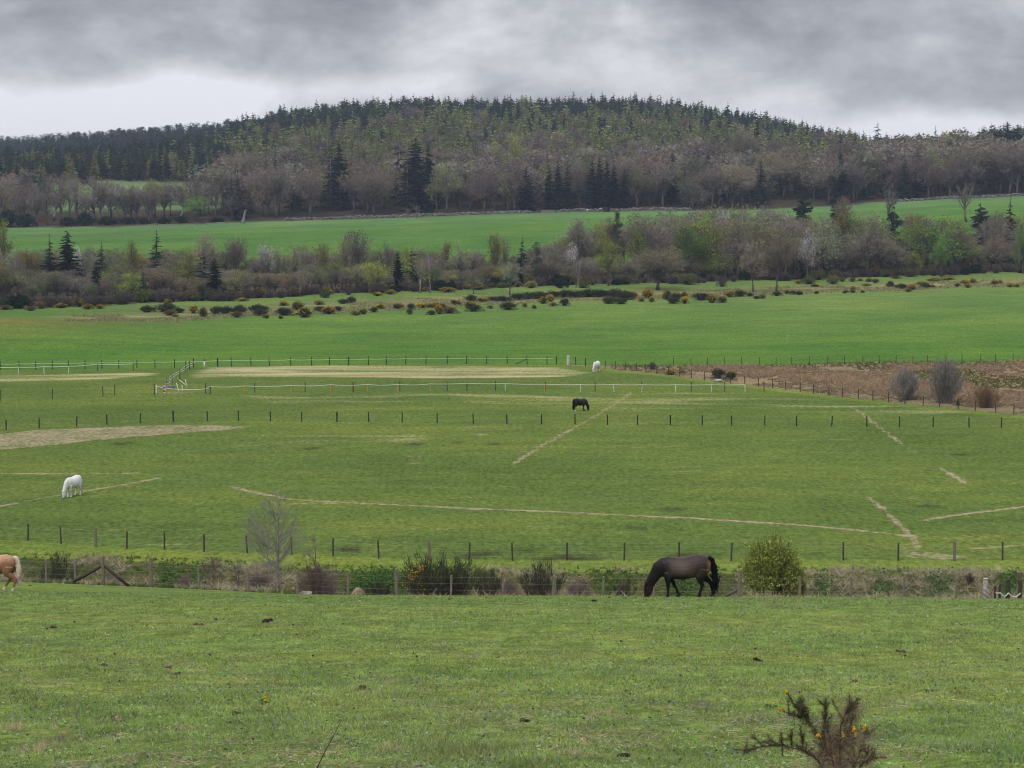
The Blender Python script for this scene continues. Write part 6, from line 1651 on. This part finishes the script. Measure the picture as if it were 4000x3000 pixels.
# ------------------------------------------------------------------ foreground
def foreground():
    global rng
    rng = np.random.default_rng(99); random.seed(99)
    # short grass; blades get broader with distance, where single ones can no longer be told apart
    n = 520000
    py = rng.uniform(2312, 3180, n); D = 13221 / (py - 2130); D = np.clip(D * rng.uniform(.985, 1.015, n), 11, 73)
    x = rng.uniform(-.31, .31, n) * D
    a = lump(x, D, 1.1, 3) + .8 * lump(x, D, .37, 8)
    keep = (rng.random(n) < np.clip(.62 + .45 * a, .18, 1)) & (D < L_A(x / D) - 16)
    x, D, a = x[keep], D[keep], a[keep]; n = len(x)
    tus = np.clip(lump(x, D, 1.3, 12) - .15, 0, 1) * np.clip((30 - D) / 12, 0, 1) * 1.6          # taller tussocks close by
    h = rng.uniform(.020, .056, n) * (1 + 1.7 * tus) * (1 + .25 * a) * np.clip(.8 + D / 60, .8, 1.5)
    w = np.maximum(.006, D * .00040) * rng.uniform(.7, 1.4, n)
    th = rng.uniform(0, 6.28, n); l = rng.uniform(.35, 1.45, n)
    base = np.stack([x, D, height(x, D) - .005], 1)
    tip = base + np.stack([np.cos(th) * np.sin(l), np.sin(th) * np.sin(l), np.cos(l)], 1) * h[:, None]
    q = rng.random(n)[:, None]; lush = np.clip(.5 + .6 * lump(x, D, .5, 21), 0, 1)[:, None]
    col = np.array([.245, .310, .098]) * (1 - lush) + np.array([.150, .265, .066]) * lush
    col = col * (.45 + 1.35 * q) * (1.12 - .35 * np.clip(tus, 0, 1))[:, None]
    pal = np.clip(lump(x, D, .45, 61) + .3 * lump(x, D, 1.7, 5) - .1, 0, 1)[:, None]; col = col * (1 - .45 * pal) + np.array([.38, .43, .14]) * .45 * pal * (.5 + q)
    r = rng.random(n); st = r < .10 + .10 * (lump(x, D, .8, 31) > .3)
    col[st] = np.array([.42, .37, .23]) * rng.uniform(.6, 1.25, (st.sum(), 1))
    bl = r > .92; col[bl] = np.array([.28, .34, .24]) * rng.uniform(.7, 1.2, (bl.sum(), 1))
    m = MB(); m.slivers(base, tip, w, col)
    # clover and daisy leaves lying flat among the blades
    k = rng.random(n) < .03 * (1 + (lump(x, D, .7, 41) > .2)); c = base[k] + np.array([0, 0, .03])
    m.leaves(c, rng.uniform(.018, .05, k.sum()), np.array([.24, .31, .19]) * rng.uniform(.4, 1.5, (k.sum(), 1)), .75)
    tag(link('grass', m.mesh('grass', M_GRASS)), 'short grazed grass of the near field', 'grass', kind='stuff')
    # scattered pale leaves and small dark specks
    m = MB(); k = 2300; py = rng.uniform(2335, 3150, k); D = 13221 / (py - 2130); x = rng.uniform(-.31, .31, k) * D
    pale = rng.random((k, 1)); cc = np.where(pale > .25, np.array([[.44, .42, .28]]) * (.5 + .7 * pale), np.array([[.05, .042, .03]]) * (1 + 2 * pale))
    m.leaves(np.stack([x, D, height(x, D) + .03], 1), rng.uniform(.015, .05, k) * np.clip(D / 24, .7, 1.8), cc, .6)
    tag(link('fallen_leaves', m.mesh('fallen_leaves', M_GRASS)), 'pale dead leaves and dark specks scattered on the turf', 'dead leaves', kind='stuff')
    # withered bits
    m = MB(); n = 4200
    py = rng.uniform(2335, 3150, n); D = 13221 / (py - 2130); x = rng.uniform(-.31, .31, n) * D; k = lump(x, D, .6, 51) > .05; x, D = x[k], D[k]; n = len(x)
    p = np.stack([x, D, height(x, D) + .02], 1)
    p = np.repeat(p, 7, 0) + rng.normal(size=(7 * n, 3)) * np.array([.05, .05, .006]); d = rng.normal(size=(7 * n, 3)) * np.array([.07, .07, .015])
    m.slivers(p, p + d, .008, np.array([.46, .40, .25]) * rng.uniform(.5, 1.25, (7 * n, 1)))
    tag(link('withered_grass', m.mesh('withered_grass', M_GRASS)), 'withered straw bits scattered over the near field', 'dead grass', kind='stuff')
    # taller dry tufts at the bottom of the picture
    for i, (px, py, s, lab) in enumerate([(45, 2850, .16, 'dry grey tuft of grass near the left edge'), (150, 2935, .14, 'pale tan tuft of dead grass in the lower left corner'), (270, 2890, .12, 'straw tuft at the lower left beside the pale tan one'), (2365, 2800, .13, 'dry tuft with grey blades in the lower middle'), (3010, 2368, .22, 'brown tuft of dead grass below the fresh green bush'), (3110, 2372, .18, 'smaller brown tuft right of another below the green bush'), (1520, 2940, .12, 'pale tuft of dead grass in the lower left of the middle'), (2240, 2950, .12, 'tan tuft of dead grass at the bottom middle')]):
        f = hit(px, py); m = MB(); g = rng.normal(size=(16, 2)) * s * .8
        tufts(m, np.stack([g[:, 0], g[:, 1] * .7, np.zeros(16)], 1), s * .8, (.46, .40, .25), 9, 1.35, .006)
        tag(link('grass_tuft', m.mesh('grass_tuft', M_GRASS), None, f), lab, 'tuft')
    V0, T0 = icos(2)
    for i, (px, py, s, c, lab) in enumerate([(1041, 2431, .28, 0, 'black heap of horse dung left of the middle, darkest in the near field'), (206, 2453, .26, 1, 'brown dung heap near the left edge of the near field'), (839, 2423, .2, 1, 'small dung heap left of the black one'), (778, 2442, .26, 2, 'flattened reddish dung left of the black heap'), (405, 2602, .2, 1, 'dark dung heap in the left of the near field'), (658, 2608, .24, 3, 'dry tan dung heap in the left half'), (690, 2637, .17, 1, 'brown dung just below the dry tan heap'), (116, 2289, .24, 2, 'reddish brown dung behind the palomino'),
                                             (456, 2817, .18, 3, 'crumbled grey dung in the lower left'), (1756, 2342, .2, 1, 'dung heap on the brow below the flowering broom'), (2322, 2349, .24, 0, 'black dung on the brow left of the bay horse'), (2382, 2337, .3, 1, 'long dung heap on the brow near the bay horse'), (2442, 2338, .2, 2, 'dung heap right under the bay horse muzzle side'), (1689, 2520, .16, 3, 'dry dung in the middle of the near field'), (1411, 2694, .22, 1, 'dark dung spread in the lower middle left'), (2047, 2820, .14, 0, 'black hollow dung in the lower middle'), (2433, 2956, .14, 0, 'black dung at the bottom edge left of the gorse'), (1908, 2975, .12, 1, 'dark dung at the bottom edge in the middle'),
                                             (2967, 2582, .2, 0, 'dark dung above the foreground gorse'), (3524, 2548, .2, 1, 'small dark dung in the right half of the near field'), (3087, 2452, .16, 3, 'tan dung right of the middle near the brow'), (2915, 2454, .18, 3, 'pale tan dung below the bay horse'), (3337, 2666, .16, 2, 'reddish brown dung right of the gorse top'), (1183, 2475, .16, 3, 'pale brown dung right of the black heap')]):
        f = hit(px, py); m = MB(); R = np.random.default_rng(i)
        s *= (.72 if c else .85); c0 = [(.030, .023, .017), (.075, .055, .036), (.12, .075, .05), (.26, .20, .14)][c]
        for k in range(9):
            o = R.normal(size=3) * np.array([s * .17, s * .15, s * .06]); o[2] = abs(o[2]) + s * .06; r_ = s * R.uniform(.10, .19)
            m.add(V0 * (r_ * (1 + .15 * R.normal(size=(len(V0), 1)))) * np.array([1.1, 1, .8]) + o, T0, np.array(c0) * R.uniform(.7, 1.3))
        tag(link('dung_heap', m.mesh('dung_heap', M_DUNG), None, f, (0, 0, i)), lab, 'dung')
    for px, py, lab in ((1033, 2744, 'upper of two yellow dandelions close together'), (1037, 2755, 'lower of two yellow dandelions close together'), (917, 2793, 'single yellow dandelion left of the pair'), (3010, 2767, 'small yellow dandelion just left of the foreground gorse')):
        f = hit(px, py); r = thing('dandelion', lab, 'flower', f)
        m = MB(); m.tube([(0, 0, 0), (.004, 0, .05)], .0025, (.12, .18, .05), 5); link('stalk', m.mesh('stalk', M_SHRUB), r)
        m = MB(); m.leaves(np.array([.004, 0, .055]) + rng.normal(size=(26, 3)) * np.array([.010, .010, .003]), .018, (.68, .50, .02), .6); link('flower_head', m.mesh('flower_head', M_LEAF), r)
        m = MB(); m.leaves(rng.normal(size=(10, 3)) * np.array([.035, .035, .002]) + np.array([0, 0, .02]), .06, (.08, .15, .035), .8); link('leaves', m.mesh('leaves', M_LEAF), r)
    # gorse sprig in the lower right corner
    base = hit(3240, 3090); D0 = base.y
    r = thing('gorse_bush', 'sparse prickly gorse with a few yellow flowers in the lower right foreground', 'bush', base)
    q = lambda x, y, dd=0.: np.array(pt(2600 + x * S, 1950 + y * S, D0 + dd) - base)
    br = [([(1060, 1790), (1030, 1600), (960, 1470), (880, 1370), (800, 1280), (745, 1185)], 0.0), ([(1060, 1790), (1010, 1500), (985, 1360), (988, 1250)], .1), ([(1080, 1790), (1075, 1560), (1080, 1400), (1120, 1300), (1180, 1285)], -.1), ([(1050, 1790), (940, 1610), (850, 1550), (700, 1515), (580, 1530), (490, 1555)], -.15), ([(1100, 1790), (1170, 1640), (1220, 1500), (1242, 1410)], .1), ([(1110, 1790), (1210, 1640), (1295, 1590)], -.05),
          ([(720, 1515), (712, 1440)], -.15), ([(780, 1530), (772, 1445)], -.15), ([(850, 1550), (838, 1450)], -.12), ([(600, 1525), (535, 1455)], -.15), ([(900, 1400), (855, 1290)], 0.05), ([(830, 1310), (870, 1280)], 0.0), ([(1090, 1350), (1060, 1300)], -.1), ([(1120, 1300), (1150, 1245)], -.1), ([(1030, 1600), (930, 1500)], .05), ([(1075, 1560), (1140, 1450)], .1), ([(940, 1610), (1000, 1480)], -.05), ([(1170, 1640), (1150, 1480)], .12), ([(850, 1350), (760, 1330)], .02), ([(700, 1515), (640, 1490)], -.15), ([(960, 1470), (980, 1400)], .05), ([(1210, 1640), (1250, 1560)], -.03), ([(800, 1330), (715, 1305)], .0), ([(1130, 1500), (1150, 1330)], .1), ([(1075, 1500), (1120, 1350)], .12), ([(1060, 1640), (1040, 1480)], .15), ([(1020, 1640), (960, 1560)], .2)]
    stm, spn = MB(), MB()
    full = []
    for path, dd in br:
        P_ = np.array([q(x, y, dd + rng.normal() * .03) for x, y in path]); full.append((P_, path))
        seg = np.linalg.norm(np.diff(P_, axis=0), axis=1)
        for _ in range(int(seg.sum() * 26)):
            i = rng.integers(len(P_) - 1); b = P_[i] + (P_[i + 1] - P_[i]) * rng.random(); ax = (P_[i + 1] - P_[i]) / seg[i]
            if b[2] < .12: continue
            d = ax * .6 + np.array([rng.normal() * .7, rng.normal() * .7, .35 + rng.normal() * .3]); d /= np.linalg.norm(d); L = rng.uniform(.03, .10)
            full.append((np.array([b, b + d * L * .5 + rng.normal(size=3) * .004, b + d * L]), [(2000, 0), (2000, 0)]))
    for P_, path in full:
        nseg = len(P_) - 1
        stm.tube(P_, np.linspace(.006 if nseg > 2 else .0026, .0014, len(P_)), (.12, .065, .045), 6)
        L = np.linalg.norm(np.diff(P_, axis=0), axis=1).sum(); k = int(L * 1500) + 4
        t = rng.uniform(0, nseg - 1e-4, k); i = t.astype(int); f = (t - i)[:, None]; b = P_[i] * (1 - f) + P_[i + 1] * f
        ax = (P_[i + 1] - P_[i]); ax /= np.linalg.norm(ax, axis=1)[:, None]
        d = ax * .55 + rng.normal(size=(k, 3)) * .7; d /= np.linalg.norm(d, axis=1)[:, None]
        frac = np.clip(b[:, 2] / .55 + rng.normal(size=k) * .15, 0, 1)[:, None]
        c = np.array([.22, .15, .11]) * (1 - frac) + np.array([.105, .105, .055]) * frac
        if path[0][0] < 870 and nseg < 2: c = np.tile([.065, .075, .038], (k, 1))
        if path[-1][0] in (1180, 1150, 1060): c = np.tile([.25, .17, .12], (k, 1))
        spn.slivers(b, b + d * rng.uniform(.014, .046, k)[:, None], .0024, c * rng.uniform(.6, 1.4, (k, 1)))
    for cx, cy, rr, kk in ((1135, 1310, .05, 900), (1160, 1340, .04, 500), (985, 1400, .045, 500), (870, 1370, .035, 300)):
        b = q(cx, cy, .05) + rng.normal(size=(kk, 3)) * rr; d = rng.normal(size=(kk, 3)) + np.array([0, 0, .5]); d /= np.linalg.norm(d, axis=1)[:, None]
        spn.slivers(b, b + d * .028, .0024, np.array([.25, .19, .14] if cx > 1100 else [.14, .12, .075]) * rng.uniform(.5, 1.4, (kk, 1)))
    # dead inner tangle
    k = 6500; b = np.stack([q(1075, 1650)[0] + rng.normal(size=k) * .10, rng.normal(size=k) * .09, rng.uniform(.0, .44, k)], 1); b[:, 0] += (b[:, 2] - .2) * .1
    d = rng.normal(size=(k, 3)); d /= np.linalg.norm(d, axis=1)[:, None]
    spn.slivers(b, b + d * .045, .0028, np.array([.27, .195, .15]) * rng.uniform(.5, 1.4, (k, 1)))
    link('stems', stm.mesh('stems', M_BARK), r); link('spines', spn.mesh('spines', M_SHRUB), r)
    for (x, y), s in {(742, 1188): .5, (710, 1300): .7, (945, 1455): 1, (1090, 1450): .9, (1163, 1420): .9, (1172, 1452): .8, (1226, 1402): 1}.items():
        m = MB(); k = int(26 * s) + 6; m.leaves(q(x, y, -.1) + rng.normal(size=(k, 3)) * np.array([.007, .007, .009]) * s, .016, np.array([.80, .50, .02]) * rng.uniform(.8, 1.2, (k, 1))); link('flower', m.mesh('flower', M_LEAF), r)
    # dry bramble cane leaning out of the grass
    a = hit(1225, 3030); m = MB(); pth = [(1225, 3030), (1262, 2950), (1300, 2880), (1335, 2812)]
    P_ = [tuple(pt(x, y, a.y) - a) for x, y in pth]; m.tube(P_, [.005, .0045, .004, .002], (.09, .05, .045), 6)
    r = thing('bramble_cane', 'thin dark bramble cane leaning to the right at the bottom edge', 'twig', a); link('cane', m.mesh('cane', M_BARK), r)
    m = MB(); b = np.array([P_[1]] * 12 + [P_[2]] * 12 + [P_[3]] * 6) + rng.normal(size=(30, 3)) * .01; m.slivers(b, b + rng.normal(size=(30, 3)) * .02, .003, (.10, .06, .05)); link('thorns', m.mesh('thorns', M_SHRUB), r)

horses()
ditch()
bracken()
far_things()
foreground()


def haze():
    m = bpy.data.materials.new('valley_air'); m.use_nodes = True
    w = NT(m.node_tree); out = w.n('ShaderNodeOutputMaterial'); v = w.n('ShaderNodeVolumePrincipled')
    v.inputs['Color'].default_value = (.62, .72, .96, 1); v.inputs['Density'].default_value = HAZE; v.inputs['Anisotropy'].default_value = .2
    w.l(v.outputs[0], out.inputs['Volume'])
    b = MB(); b.box((0, 3020, 61), (5400, 6240, 130), (1, 1, 1))
    o = link('haze', b.mesh('haze', m, False)); tag(o, 'thin bluish air over the valley', 'haze', kind='stuff')
HAZE = .00011
haze()
